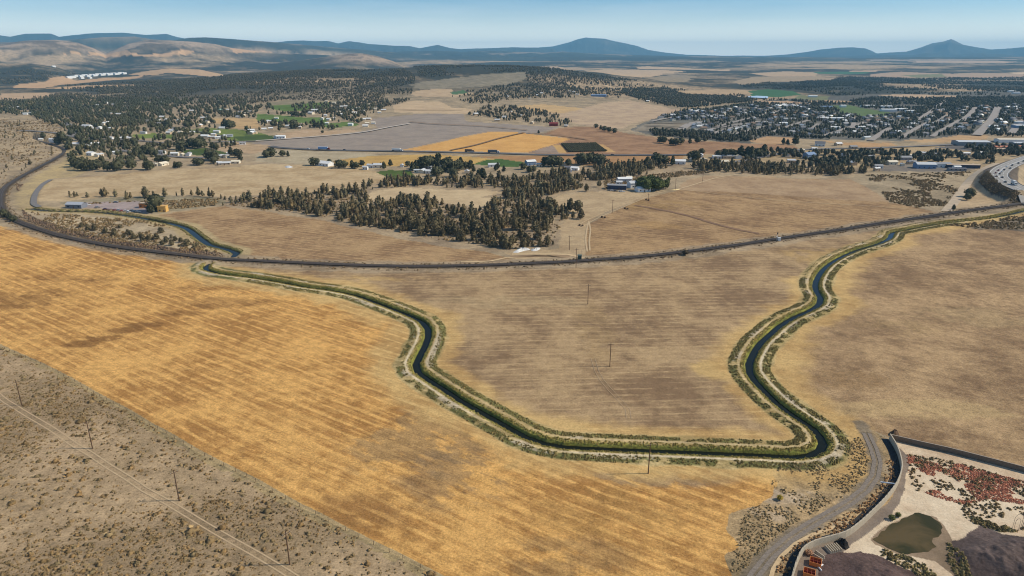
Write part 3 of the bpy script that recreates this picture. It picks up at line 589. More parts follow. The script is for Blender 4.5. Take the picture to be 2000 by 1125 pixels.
# ------------------------------------------------------------------ the ground itself
rs = [92.0]
while rs[-1] < 29500:
    r_ = rs[-1]; rs.append(r_+min(r_*r_/(H*FPX*.512)*.8, r_*.0125))
rs = np.array(rs); ths = np.linspace(-.80, .80, 1120)
RR, TT = np.meshgrid(rs, ths, indexing='ij'); gx = (RR*np.sin(TT)).ravel(); gy = (RR*np.cos(TT)).ravel()
gzv = hf(gx, gy); gA, gB, gP, gRow, gReg, gS = paint(gx, gy, gzv)
nr, nth = RR.shape; idx = np.arange(nr*nth).reshape(nr, nth)
quads = np.stack([idx[:-1, :-1], idx[:-1, 1:], idx[1:, 1:], idx[1:, :-1]], -1).reshape(-1, 4)[:, ::-1]
freg = gReg[quads[:, 0]]; V3 = np.stack([gx, gy, gzv], 1)
def land_object(name, F):
    used = np.unique(F); remap = np.zeros(len(V3), np.int64); remap[used] = np.arange(len(used))
    me = np_mesh(name, V3[used], remap[F], LAND, smooth=True)
    for an, typ, arr in (('tone_a', 'FLOAT_COLOR', gA), ('tone_b', 'FLOAT_COLOR', gB)):
        a = me.attributes.new(an, typ, 'POINT'); t = np.ones((len(used), 4), np.float32); t[:, :3] = arr[used]; a.data.foreach_set('color', t.ravel())
    a = me.attributes.new('speck', 'FLOAT', 'POINT'); a.data.foreach_set('value', gS[used].astype(np.float32))
    for an, arr in (('look', gP), ('rows', gRow)):
        a = me.attributes.new(an, 'FLOAT_VECTOR', 'POINT'); a.data.foreach_set('vector', arr[used].astype(np.float32).ravel())
    o = link(name, me); tag(o, kind='structure'); return o
for i, nme in enumerate(NAMES):
    F = quads[freg == i]
    if len(F): land_object(nme, F)
GZ = gzv.reshape(nr, nth); dth = ths[1]-ths[0]
def hf(x, y):
    """height of the finished ground mesh"""
    x = np.asarray(x, float); y = np.asarray(y, float); r = np.hypot(x, y); a = (np.arctan2(x, y)-ths[0])/dth
    j = np.clip(a.astype(int), 0, nth-2); fa = np.clip(a-j, 0, 1); i = np.clip(np.searchsorted(rs, r)-1, 0, nr-2); fr = np.clip((r-rs[i])/(rs[i+1]-rs[i]), 0, 1)
    return (GZ[i, j]*(1-fa)+GZ[i, j+1]*fa)*(1-fr)+(GZ[i+1, j]*(1-fa)+GZ[i+1, j+1]*fa)*fr
def at(u, v):
    """where the line of sight through a photo pixel meets the ground mesh"""
    out_ = []
    for uu, vv in zip(np.atleast_1d(u), np.atleast_1d(v)):
        dx, dy, dz = rays(uu, vv); hd = math.hypot(dx, dy); a = (math.atan2(dx, dy)-ths[0])/dth; j = int(min(max(a, 0), nth-2)); fa = min(max(a-j, 0), 1)
        prof_ = GZ[:, j]*(1-fa)+GZ[:, j+1]*fa; gp = H+dz/hd*rs-prof_; k = np.nonzero(gp <= 0)[0]
        if len(k) and k[0] > 0:
            k = k[0]; t = gp[k-1]/(gp[k-1]-gp[k]); r = rs[k-1]+(rs[k]-rs[k-1])*t
        else: r = rs[-1]
        out_.append((dx/hd*r, dy/hd*r))
    return np.array(out_)
del RR, TT, V3
# ------------------------------------------------------------------ roads, railway, water
def ribbon(name, lines, mat, lift=.12, ratio=.0003, step=6.0, kind='structure', zfun=None, parent=None, smooth_line=True):
    """lines: list of (world polyline, offset from the line, width)"""
    V = []; F = []
    for L, off, wid in lines:
        L = catmull(L, step) if smooth_line else np.asarray(L)
        t = np.gradient(L, axis=0); t /= np.linalg.norm(t, axis=1)[:, None]+1e-9; nrm = np.stack([-t[:, 1], t[:, 0]], 1)
        k0 = len(V); n = len(L)
        for s in (off-wid/2, off+wid/2):
            P = L+nrm*s; z = (hf(P[:, 0], P[:, 1]) if zfun is None else zfun(P[:, 0], P[:, 1]))+lift+np.hypot(P[:, 0], P[:, 1])*ratio
            V += [(a, b, c) for (a, b), c in zip(P, z)]
        F += [(k0+i, k0+i+1, k0+n+i+1, k0+n+i)[::-1] for i in range(n-1)]
    me = bpy.data.meshes.new(name); me.from_pydata(V, [], F); me.materials.append(mat); o = link(name, me, parent)
    if kind: tag(o, kind=kind)
    return o
def water_mat(name, deep, rough=.08, scale=.5, strength=.12):
    m, n, b = new_mat(name); b.inputs['Base Color'].default_value = (*srgb(deep), 1); b.inputs['Roughness'].default_value = rough
    b.inputs['IOR'].default_value = 1.16
    g = n.nodes.new('ShaderNodeNewGeometry'); no = N(n, 'ShaderNodeTexNoise', Scale=scale, Detail=4.0)
    bp = N(n, 'ShaderNodeBump', Strength=strength, Distance=.2); n.links.new(g.outputs['Position'], no.inputs['Vector']); n.links.new(no.outputs['Fac'], bp.inputs['Height']); n.links.new(bp.outputs['Normal'], b.inputs['Normal']); return m
WAT = water_mat('canal_water', (26,28,16), .14)
lvl = lambda x, y: np.full(np.shape(x), -.92)
ribbon('canal_water', [(CANAL, 0, 6.2)], WAT, 0, 0, zfun=lvl, smooth_line=False)
ribbon('canal_water', [(CANAL2, 0, 8.5)], WAT, .05, 0, zfun=lvl, smooth_line=False)
def sheet(name, px, mat, z, rag=0.0, kind='structure'):
    P = catmull(np.vstack([flat(px), flat(px)[:1]]), 1.2)[:-1]
    if rag: P = P+np.stack([vnoise(P[:, 0]*.7, P[:, 1]*.7, 3)-.5, vnoise(P[:, 0]*.7, P[:, 1]*.7, 4)-.5], 1)*rag
    me = bpy.data.meshes.new(name); me.from_pydata([(a, b, z) for a, b in P], [], [tuple(range(len(P)))]); me.materials.append(mat)
    return tag(link(name, me), kind=kind)
pondm = water_mat('pond_water', (74,70,50), .1, .6, .1); _n = pondm.node_tree; _b = _n.nodes['Principled BSDF']; _g = _n.nodes.new('ShaderNodeNewGeometry')
_q = N(_n, 'ShaderNodeTexNoise', Scale=.06, Detail=6.0, Roughness=.6, Distortion=1.2); _r = N(_n, 'ShaderNodeMapRange'); _r.inputs['From Min'].default_value = .42; _r.inputs['From Max'].default_value = .6
_m = N(_n, 'ShaderNodeMix', data_type='RGBA'); _m.inputs['A'].default_value = (*srgb((58,56,32)), 1); _m.inputs['B'].default_value = (*srgb((92,78,50)), 1)
_n.links.new(_g.outputs['Position'], _q.inputs['Vector']); _n.links.new(_q.outputs['Fac'], _r.inputs['Value']); _n.links.new(_r.outputs['Result'], _m.inputs['Factor']); _n.links.new(_m.outputs['Result'], _b.inputs['Base Color'])
sheet('pond', [(1704,1055),(1725,1036),(1750,1020),(1775,1008),(1798,1004),(1818,1008),(1834,1020),(1841,1036),(1836,1050),(1822,1058),(1828,1070),(1815,1079),(1787,1082),(1750,1077),(1725,1067)], pondm, .05, 1.6)
far_w = at(*np.array([(1460,190),(1478,188.3),(1500,189.4),(1500,193.5),(1480,192.5),(1462,191.5)]).T)
me = bpy.data.meshes.new('reservoir'); me.from_pydata([(a, b, gz(a, b)+2.5) for a, b in far_w], [], [tuple(range(6))]); me.materials.append(paintmat('pale_water', (190,205,215), .25, 0, .03)); tag(link('reservoir', me), kind='structure')

ASPH = paintmat('asphalt', (118,112,106), .9, 0, .12, .4); ASPD = paintmat('dark_asphalt', (92,88,84), .9, 0, .15, .2)
GRAV = paintmat('gravel', (138,126,110), .95, 0, .22, .9); DIRT = paintmat('dirt', (196,168,126), .95, 0, .14, .5)
DUST = paintmat('dusty_gravel', (180,160,132), .95, 0, .14, .15); BALL = paintmat('ballast', (76,67,58), .95, 0, .3, .8)
TRACKC = paintmat('wheel_ruts', (186,160,122), .95, 0, .1, .6)
tr = flat([(-40,735),(0,775),(25,792),(57,812),(100,837),(150,872),(175,886),(212,911),(250,934),(280,955),(325,980),(375,1010),(425,1040),(475,1068),(500,1082),(540,1106),(580,1131),(640,1170)])
ribbon('dirt_track', [(tr, -.95, .42), (tr, .95, .42)], TRACKC, .05, .0002)
gr_ = flat(GRAVEL_PX[1:])
ribbon('gravel_road', [(gr_, -.95, 1.25), (gr_, .95, 1.25)], paintmat('grey_gravel', (126,114,100), .95, 0, .25, 1.5), .05, .0002)
ribbon('footpath', [(flat([(1645,1022),(1630,1030),(1587,1044),(1550,1064),(1525,1088),(1510,1112),(1500,1150)]), 0, 1.1)], DIRT, .05, .0002)
ribbon('field_track', [(flat([(1125,446),(1150,431),(1178,418),(1200,409),(1225,399),(1250,389),(1275,380),(1300,374),(1322,371)]), s, .9) for s in (-3.2, 1.6)]
    + [(flat([(1322,371),(1360,374),(1400,379),(1450,384),(1520,391),(1600,396),(1700,402),(1800,410)]), 0, 1.0), (flat([(1322,371),(1350,363),(1375,355),(1400,348),(1440,342)]), 0, 2.4),
       (flat([(1150,432),(1146,450),(1144,470),(1147,492)]), 0, 1.2), (flat([(1150,432),(1153,450),(1151,470),(1152,490)]), 0, 1.2)], TRACKC, .06)
ribbon('field_track', [(flat([(1010,505),(990,503),(960,510),(900,512)]), 0, 2), (flat([(1000,497),(1060,497),(1110,498),(1140,506)]), 0, 3)], DIRT, .06)
tr2 = flat([(1226,800),(1228,818),(1210,782),(1190,760),(1175,742),(1166,726),(1158,700)])
ribbon('field_track', [(tr2[[1,0,3,4,5,6]], s, .18) for s in (-.9, .9)], paintmat('faint_ruts', (176,150,116), .95), .04)
ribbon('dirt_road', [(flat([(1948,320),(1925,330),(1905,343),(1890,358),(1876,377),(1864,394),(1848,413)]), 0, 8.5)], DUST, .1)
ribbon('country_road', [(flat([(528,287),(550,290),(620,293.5),(700,295.5),(800,298),(900,300),(1000,302.3),(1100,304),(1200,304),(1300,303.4),(1350,302.5)]), 0, 11)], ASPD, .3, .0006)
ribbon('country_road', [(flat([(1430,318),(1480,309),(1530,300),(1560,294),(1609,291.5),(1661,290.5),(1712,289.5),(1750,288),(1820,285.5),(1880,281.5),(1940,276),(2020,272)]), 0, 9)], ASPH, .3, .0006)
ribbon('village_road', [(flat([(40,266),(80,268.5),(112,270.5),(150,275),(200,276.5),(260,277),(330,281),(420,279),(500,277)]), 0, 7), (flat([(128,247),(138,255),(145,264),(152,275)]), 0, 12), (flat([(230,294),(262,299),(300,302),(340,307),(400,309),(440,305)]), 0, 8), (flat([(100,352),(86,360),(74,373),(67,388),(67,400),(78,405)]), 0, 5), (flat([(330,252),(370,258),(400,262),(450,270)]), 0, 6)], ASPH, .3, .0006)
STREETS = (([(1908,265),(1924,249),(1934,238),(1943,224),(1949,210)], 15), ([(1792,236),(1814,222),(1830,210),(1849,196)], 11), ([(1878,238),(1894,225),(1905,211)], 12), ([(1700,276),(1720,262),(1739,251)], 11),
    ([(1328,258),(1338,249),(1350,243),(1372,239)], 16), ([(1368,268),(1400,260),(1440,248),(1485,238)], 11), ([(1975,262),(1985,248),(1992,236)], 12), ([(1826,243),(1840,233),(1850,226)], 8), ([(1584,254),(1600,243)], 10), ([(1664,252),(1668,241)], 9))
STREETS = STREETS + (([(1400,249),(1430,241),(1480,228),(1540,214)], 9), ([(1500,262),(1540,248),(1580,236)], 9), ([(1600,270),(1640,256),(1690,240)], 9), ([(1760,270),(1790,252),(1815,240)], 9), ([(1820,268),(1850,250),(1875,236)], 9), ([(1270,240),(1320,231),(1400,226)], 9), ([(1345,262),(1380,255),(1450,243)], 8), ([(1400,272),(1440,262),(1500,247)], 8))
ribbon('street', [(flat(p), 0, wd) for p, wd in STREETS], paintmat('street', (150,140,128), .9, 0, .1, .1), .5, .0008)
ribbon('street', [(flat(p), 0, 9) for p in ([(1260,247.5),(1300,249),(1334,252)], [(1262,253),(1300,254),(1328,256)], [(1266,242),(1310,242),(1345,243)])], paintmat('berm', (92,84,70), .9), .8, .001)
sf = flat([(500,276.5),(600,270),(700,262),(760,252),(800,246)])
ribbon('irrigation_strip', [(sf, 0, 7)], paintmat('pale_stubble', (186,172,154), .9), .4, .0008)
ribbon('field_edge', [(flat(p), 0, 5) for p in ([(880,296),(930,286),(985,271),(1025,262)], [(800,243),(850,247),(940,251),(1030,258)], [(770,221),(830,223),(905,224)], [(1030,263),(1100,268),(1150,275)])], paintmat('brown_edge', (132,104,72), .95), .4, .0009)
ribbon('field_edge', [(flat([(1240,402),(1300,412),(1350,423),(1400,438),(1450,450),(1482,456)]), 0, 4)], paintmat('damp_stubble', (128,98,72), .95, 0, .2, .1), .06)
# railway: ballast bank with two rails on sleepers
rt = tag(ribbon('railway_ballast', [(RAIL, 0, 4.6)], BALL, .35, .0004, smooth_line=False))
RUST = paintmat('rail_steel', (110,98,88), .45, .5)
ribbon('rails', [(RAIL, -.75, .16), (RAIL, .75, .16)], RUST, .6, .0004, smooth_line=False)
slp = MB(); dd = 0
for i in range(len(RAIL)-1):
    a, b = RAIL[i], RAIL[i+1]; Ls = np.linalg.norm(b-a)
    if np.hypot(*a) > 760: continue
    for q in range(int(Ls/1.3)):
        p = a+(b-a)*(q*1.3/Ls); slp.box((p[0], p[1], gz(*p)+.36+np.hypot(*p)*.0004), (.28, 2.5, .14), math.atan2(b[1]-a[1], b[0]-a[0]))
so = slp.build('sleepers', paintmat('sleeper_wood', (70,58,48), .9)); tag(so, 'dark railway sleepers under the rails', 'sleepers', kind='stuff')
# highway on its bank
ribbon('highway', [(HWY, 0, 18.5)], paintmat('highway_concrete', (146,140,130), .85, 0, .1, .2), .15, .0003, smooth_line=False)
ribbon('lane_markings', [(HWY, s, .3) for s in (-7.9, 7.9, -.5, .5)], paintmat('white_paint', (230,228,220), .6), .2, .0003, smooth_line=False)
ribbon('lane_markings', [(HWY[i:i+2], s, .25) for i in range(0, len(HWY)-1, 2) for s in (-4.2, 4.2)], paintmat('white_paint', (230,228,220), .6), .2, .0003, smooth_line=False)
def wall_along(name, L, hgt, thick, mat, zf=None, base=-.3):
    L = np.asarray(L); t = np.gradient(L, axis=0); t /= np.linalg.norm(t, axis=1)[:, None]; nn = np.stack([-t[:, 1], t[:, 0]], 1); m = MB(); V = []; n = len(L)
    for i in range(n):
        z = gz(*L[i]) if zf is None else zf; a = L[i]+nn[i]*thick/2; b = L[i]-nn[i]*thick/2
        V += [(*a, z+base), (*a, z+hgt), (*b, z+hgt), (*b, z+base)]
    F = [(4*i+k, 4*i+4+k, 4*i+4+(k+1) % 4, 4*i+(k+1) % 4) for i in range(n-1) for k in range(4)]+[(0,1,2,3), (4*n-1,4*n-2,4*n-3,4*n-4)]
    m.add(V, F); return m.mesh(name, mat)
def offs(L, d):
    t = np.gradient(L, axis=0); t /= np.linalg.norm(t, axis=1)[:, None]; return L+np.stack([-t[:, 1], t[:, 0]], 1)*d
GALV = paintmat('weathered_steel', (120,112,104), .5, .4)
for s, lb in ((1, 'low steel guard rail on the outer edge of the raised highway, above the dark bank'), (-1, 'low steel guard rail on the inner edge of the highway bend')):
    hw = offs(HWY, s*9.0) if True else 0
    o = tag(link('guard_rail', wall_along('guard_rail', hw, .8, .2, GALV, base=.1)), lb, 'guard rail', 'guard rails of the highway')
# concrete walls round the salt flat
CONC = paintmat('pale_concrete', (178,164,140), .85, 0, .1, 1.2)
DCON = paintmat('dark_block_wall', (112,99,84), .9, 0, .15, .8)
wl = empty('retaining_wall', (*WALL[0], 0)); tag(wl, 'long curving pale concrete wall with fence posts on top, between gravel road and salt flat', 'wall')
wo = np.array(WALL[0]); o = link('wall_panel', wall_along('wall_panel', WALL-wo, 2.3, .35, CONC, zf=0), wl)
pm = MB(); pm.cone((0, 0, 2.2), (0, 0, 3.5), .045, .04, 6); pmesh = pm.mesh('post', GALV)
for i in range(14, len(WALL)-1, 1):
    q = WALL[i]-wo; link('post', pmesh, wl, (q[0], q[1], 0))
w2 = empty('block_wall', (*WALL2[0], 0)); tag(w2, 'long straight dark brown wall between the pasture and the salt flat with red weeds', 'wall')
wo2 = np.array(WALL2[0]); link('wall_panel', wall_along('wall_panel', WALL2-wo2, 1.9, .3, DCON, zf=0), w2)
cap = wall_along('coping', WALL2-wo2, .1, .42, paintmat('coping', (150,136,118), .85), zf=1.9, base=0.003); link('coping', cap, w2)

ribbon('wall_shade_strip', [(offs(WALL[:38], -1.5), 0, 2.3), (offs(WALL[-16:], -1.3), 0, 2.0)], paintmat('painted_wall_shade', (46,42,38), .7, 0, .1, 1), .06, .0002, smooth_line=False)  # black strips painting the wall's dark side and cast shadow onto the ground
# ------------------------------------------------------------------ trees
rng = np.random.RandomState(11)
def blob(seed, prof, core, ncl, cs, jit=.22, lat=5, lon=7):
    """crown of unit height: a ragged inner mass and many leaf clumps around it"""
    g = np.random.RandomState(seed); V = []; F = []; S = []
    lean = g.uniform(-.04, .04, 2)
    for j in range(lat+1):
        t = j/lat; r = prof(t)*core
        for i in range(lon):
            a = 2*math.pi*(i+.5*(j % 2))/lon; rr = r*g.uniform(.72, 1.2); V.append((math.cos(a)*rr+lean[0]*t, math.sin(a)*rr+lean[1]*t, t*.93+.05+g.uniform(-.02, .02))); S.append(g.uniform(.75, 1.0))
    for j in range(lat):
        for i in range(lon):
            a = j*lon+i; b = j*lon+(i+1) % lon; c = a+lon; d = b+lon; F += [(a, b, d), (a, d, c)]
    for k in range(ncl):
        t = g.uniform(.03, 1.0)**.9; a = g.uniform(0, 2*math.pi); r = prof(t)*g.uniform(.7, 1.0+jit)
        c = np.array([math.cos(a)*r+lean[0]*t, math.sin(a)*r+lean[1]*t, t*.96+.04]); s = cs*g.uniform(.6, 1.35)*(1.1-.5*t)
        u = g.normal(size=3); u /= np.linalg.norm(u); w_ = np.cross(u, g.normal(size=3)); w_ /= np.linalg.norm(w_); k0 = len(V); sh = g.uniform(.7, 1.45)
        for p in (-u-w_*.6, u*.9-w_*.7, u*.8+w_*.8, -u*.7+w_*.6): V.append(tuple(c+p*s)); S.append(sh)
        F += [(k0, k0+1, k0+2), (k0, k0+2, k0+3)]
    return np.array(V), np.array(F), np.array(S)
jun = lambda t: .29*(1-t)**.48*(.65+.35*math.sin(min(1, t*5)*math.pi/2))+.012
pin = lambda t: .20*(1-t)**.7+.012
rnd = lambda t: .44*math.sqrt(max(0, 1-(2*t-1.0)**2))*.95+.02
pop = lambda t: .15*math.sqrt(max(0, 1-(1.9*t-.9)**2))+.02
def with_trunk(c, th, tr=.022):
    """lift the crown and put a tapered trunk under it (stuff trees)"""
    V, F, S = c; V = V.copy(); V[:, 2] = th+V[:, 2]*(1-th); k = len(V); n = 5
    T = [(math.cos(a)*r, math.sin(a)*r, z) for z, r in ((0, tr), (th+.15, tr*.7)) for a in np.linspace(0, 2*math.pi, n, endpoint=False)]
    TF = [(k+i, k+(i+1) % n, k+n+(i+1) % n) for i in range(n)]+[(k+i, k+n+(i+1) % n, k+n+i) for i in range(n)]
    return np.vstack([V, T]), np.vstack([F, TF]), np.concatenate([S, np.full(2*n, .9)])
TJ = (.132,.124,.078); TG = (.10,.115,.055); TD = (.072,.082,.050); TS = (.135,.122,.082)
def merge(variants, pts, z, size, tint, wide=None, seed=0, tvar=.22):
    g = np.random.RandomState(seed); n = len(pts); VV = []; FF = []; CC = []; k = 0
    which = g.randint(0, len(variants), n); rot = g.uniform(0, 2*math.pi, n); wd = g.uniform(.82, 1.25, n) if wide is None else g.uniform(wide[0], wide[1], n)
    tv = 1+g.uniform(-tvar, tvar, n); warm = g.uniform(-.08, .1, n)
    tint = np.broadcast_to(np.array(tint), (n, 3))
    for q, (V, F, S) in enumerate(variants):
        m = np.nonzero(which == q)[0]
        if not len(m): continue
        c = np.cos(rot[m])[:, None]; s = np.sin(rot[m])[:, None]; sz = size[m][:, None]; sw = sz*wd[m][:, None]
        X = (V[:, 0]*c-V[:, 1]*s)*sw+pts[m, 0][:, None]; Y = (V[:, 0]*s+V[:, 1]*c)*sw+pts[m, 1][:, None]; Z = V[:, 2][None]*sz+z[m][:, None]
        VV.append(np.stack([X, Y, Z], -1).reshape(-1, 3)); FF.append((F[None]+(np.arange(len(m))*len(V))[:, None, None]).reshape(-1, 3)+k); k += len(m)*len(V)
        col = tint[m][:, None, :]*S[None, :, None]*tv[m][:, None, None]*np.stack([1+warm[m], np.ones(len(m)), 1-warm[m]], -1)[:, None, :]
        CC.append(col.reshape(-1, 3))
    return np.vstack(VV), np.vstack(FF), np.vstack(CC)
def stuff(name, label, cat, variants, pts, size, tint, seed=0, wide=None, tvar=.22, sink=.1, mat=None):
    if len(pts) == 0: return
    z = hf(pts[:, 0], pts[:, 1])-sink; V, F, C = merge(variants, pts, z, size, tint, wide, seed, tvar)
    return tag(link(name, np_mesh(name, V, F, mat or FOL, C)), label, cat, kind='stuff')
def scatter(px, n, seed, clump=0, scale=60, avoid=(), only=(), flatp=True, bias=0):
    P = flat(px) if flatp else at(*np.array(px, float).T); g = np.random.RandomState(seed); lo = P.min(0); hi = P.max(0); got = []; tot = 0; lim = 0
    while tot < n and lim < 60:
        lim += 1; q = g.uniform(lo, hi, (max(4000, n*3), 2)); q = q[pip(q[:, 0], q[:, 1], P)]
        if bias: q = q[g.rand(len(q)) < (np.linalg.norm(P.mean(0))/np.linalg.norm(q, axis=1))**bias*.5]
        if clump: q = q[g.rand(len(q)) < sstep(clump-.08, clump+.08, fbm(q[:, 0], q[:, 1], scale, 3, seed+200))]
        if len(q) and (avoid or only):
            rg = paint(q[:, 0], q[:, 1], want=False)
            if avoid: q = q[~np.isin(rg, [NID[a] for a in avoid if a in NID])]
            else: q = q[np.isin(rg, [NID[a] for a in only])]
        got.append(q); tot += len(q)
    return np.vstack(got)[:n]
def near_line(P, L, d): return polydist(P[:, 0], P[:, 1], L)[0] < d
FIELDS = ('stubble_field','grain_field','green_field','fallow_field','pasture','gravel_yard','embankment','salt')
# --- the wood above the railway
W1 = [(440,400),(480,386),(560,378),(690,373),(708,384),(737,394),(775,390),(825,394),(912,405),(937,412),(962,402),(990,388),(1030,384),(1060,396),(1108,405),(1110,425),(1098,440),(1088,462),(1084,482),(1050,484),(985,488),(940,478),(900,474),(850,468),(800,460),(740,448),(700,442),(640,425),(575,416),(500,409)]
wood = scatter(W1, 740, 1, clump=.38, scale=22)
wood2 = scatter([(985,388),(1000,356),(1060,345),(1120,334),(1200,326),(1280,320),(1400,318),(1500,322),(1620,332),(1690,334),(1690,340),(1600,344),(1500,343),(1400,336),(1330,335),(1250,345),(1180,352),(1160,362),(1120,372),(1060,384),(1020,392)], 900, 2, clump=.44, scale=40)
strip = scatter([(745,366),(752,352),(800,350),(830,356),(880,352),(960,350),(1000,352),(1000,370),(950,368),(880,368),(830,364),(770,366)], 170, 3)
knot = np.vstack([flat([(u, v) for u, v in [(700,388),(707,380),(712,372),(722,365),(727,358),(703,394),(715,384),(728,370),(745,366),(752,360),(758,356),(764,352),(690,390)]])])
line = flat([(u, v) for u, v in [(137,384),(146,385),(151,383),(171,385),(200,384),(206,384),(226,384),(248,390),(256,387),(284,386),(300,384),(322,384),(345,383),(357,383),(375,382),(388,383),(396,383),(410,385),(416,385),(432,388),(440,390),(420,402),(435,402),(452,396),(460,398)]])
SMALLJ = flat([(172,450),(185,451),(207,456),(224,456),(224,461),(242,465),(250,458),(256,460),(262,467),(275,464),(291,470),(306,468),(315,456),(325,474),(335,479),(342,471),(354,473),(366,480),(380,485),(385,482),(335,466),(280,471),(318,478),(160,445),(235,446)])
LONE = flat([(1114,413),(1128,416),(1119,426),(1134,428),(1069,399),(1074,404),(1098,430),(1040,396),(1145,374),(1116,365),(1170,366)])
edgej = scatter([(60,225),(110,232),(125,250),(110,300),(60,330),(15,350),(-60,350),(-60,240)], 150, 6, clump=.4, scale=40)
juni = np.vstack([wood, wood2, strip, knot, line, edgej])
juni = juni[~near_line(juni, RAIL, 12)]
cl = {'wood above the railway': 0}
sizes = np.random.RandomState(3).gamma(7, .95, len(juni)).clip(3, 11.5); sizes[-150:] *= .62
order = np.argsort(np.hypot(juni[:, 0], juni[:, 1])); near = order[:255]; rest = order[255:]
def tree_kind(prof, core, ncl, cs, seed, trunk, tr, lat=6, lon=8):
    V, F, S = blob(seed, prof, core, ncl, cs, lat=lat, lon=lon); V = V.copy(); V[:, 2] = trunk+V[:, 2]*(1-trunk)
    g = np.random.RandomState(seed)
    m = MB(); m.cone((0, 0, -.03), (.01, 0, trunk+.1), tr, tr*.7, 8); m.cone((.01, 0, trunk+.1), (.0, .01, .8), tr*.7, tr*.15, 6)
    for k in range(5):
        a = g.uniform(0, 6.28); z = trunk+g.uniform(.03, .4); rr = prof(min(.9, z))*.8; m.cone((0, 0, z), (math.cos(a)*rr, math.sin(a)*rr, z+.1), tr*.35, tr*.1, 5)
    return V, F, S, m.mesh('trunk', BARK)
def make_trees(name, kinds, spots, sz, tint, label, cat, group, seed=0, wide=(.75, 1.15)):
    g = np.random.RandomState(seed); protos = []
    for q, (V, F, S, tm) in enumerate(kinds):
        protos.append((np_mesh('crown', V, F, FOL, np.array(tint)[None]*S[:, None]*g.uniform(.8, 1.2)), tm))
    outl = []
    for i, (x, y) in enumerate(spots):
        cm, tm = protos[g.randint(len(protos))]; s = sz[i]; wd = g.uniform(*wide)
        r = empty(name, (x, y, gz(x, y)-.1), g.uniform(0, 6.28)); r.scale = (s*wd, s*wd, s)
        link('crown', cm, r); link('trunk', tm, r)
        lb = label[i] if isinstance(label, list) else (label(x, y, s) if callable(label) else label)
        gp = group(x, y, s) if callable(group) else group
        tag(r, lb, cat, gp); outl.append(r)
    return outl
JK = [tree_kind(jun, .8, 150, .075, 20+k, .07, .022) for k in range(5)]+[tree_kind(pin, .8, 130, .07, 30, .1, .02)]+[tree_kind(lambda t: .33*math.sqrt(max(0, 1-(1.7*t-.7)**2))*(1-.25*t)+.01, .72, 170, .07, 40+k, .08, .024) for k in range(3)]
def jlabel(x, y, h=8):
    u, v = topx(x, y); sz = 'tall' if h > 8.6 else ('short' if h < 6.2 else 'mid-sized')
    if v > 440: return sz+' juniper at the lower edge of the wood, '+('above the white sheeting' if u > 1040 else 'just left of the sheeting' if u > 980 else 'centre of that edge' if u > 900 else 'by the brown field' if u < 800 else 'left half of that edge')+(', nearest rank' if v > 462 else ', second rank')
    if u < 300: return sz+' juniper in the sparse row behind the work yard, below the cream field'
    if u < 470: return sz+' juniper in the sparse row between the cream field and the wood'
    rank = 'front' if v > (405+(u-450)*.1) else ('back' if v < 395 else 'middle')
    sec = 'far left end' if u < 560 else 'left part' if u < 700 else 'centre' if u < 850 else 'right part' if u < 1000 else 'right end by the grassy clearing'
    return sz+' juniper in the '+rank+' rank of the wood, '+sec
def topx(x, y, z=0.0):
    d = Vector((x, y, z-H)); f = d.y*cp-d.z*sp; up = d.y*sp+d.z*cp
    return 1000+FPX*d.x/f, 562.5-FPX*up/f
def jgroup(x, y, h=8): return jlabel(x, y, h)+', cluster'
make_trees('juniper_tree', JK, juni[near], sizes[near], TJ, jlabel, 'tree', jgroup, 5)
lodJ = [with_trunk(blob(50+k, jun, .82, 34, .10, lat=4, lon=6), .07) for k in range(5)]+[with_trunk(blob(58, pin, .85, 30, .09, lat=4, lon=6), .08)]
stuff('juniper_wood', 'dark junipers too many to count across the wooded strip behind the farm', 'woodland', lodJ, juni[rest], sizes[rest], TJ, 7)
sj = make_trees('juniper_bush', JK[:3], SMALLJ, np.random.RandomState(8).uniform(3.2, 5.6, len(SMALLJ)), TJ, 'squat juniper bush on the dry ground between the railway and the upper canal', 'bush', 'juniper bushes inside the railway bend', 9, (1.2, 1.7))
RK = [tree_kind(rnd, .86, 190, .085, 70+k, .12, .028, 7, 10) for k in range(4)]
lone_l = ['tall lone tree left of the pair on the pale grass by the wood', 'tall lone tree right of the pair on the pale grass by the wood', 'small conical tree below the tall pair, on the pale grass', 'round tree lowest of the group at the right edge of the wood',
          'lone tree with pale twigs in the clearing behind the wood', 'bushy tree beside the pale twiggy tree in the clearing', 'small tree at the wood edge left of the round tree', 'small tree at the back of the clearing', 'small tree on the brown patch left of the farm', 'bushy conifer on the grass left of the farm', 'small conifer just left of the long grey barn']
make_trees('lone_tree', [JK[0], RK[0], JK[1], RK[1]], LONE, [12, 11.5, 6, 9, 8, 9, 6, 6, 8, 9, 7], TJ, lone_l, 'tree', None, 12)
# --- farm trees
FT = [(1250,372,11),(1262,374,13),(1272,372,14),(1281,373,13),(1290,371,11),(1246,366,9),(1258,366,12),(1270,364,12),(1284,364,10)]
make_trees('broadleaf_tree', RK, at(*np.array([(a, b) for a, b, c in FT], float).T), [c for a, b, c in FT], (.060,.085,.030), 'dark green broadleaf tree in the dense clump beside the white farmhouse', 'tree', 'clump of broadleaf trees at the farm', 14, (.9, 1.15))
make_trees('broadleaf_tree', RK[:1], at([1300, 1306], [369, 354]), [10, 4.5], (.06,.08,.032), ['green broadleaf tree standing alone just right of the farm clump', 'small dark bush on the pale field behind the farm'], 'tree', None, 15)
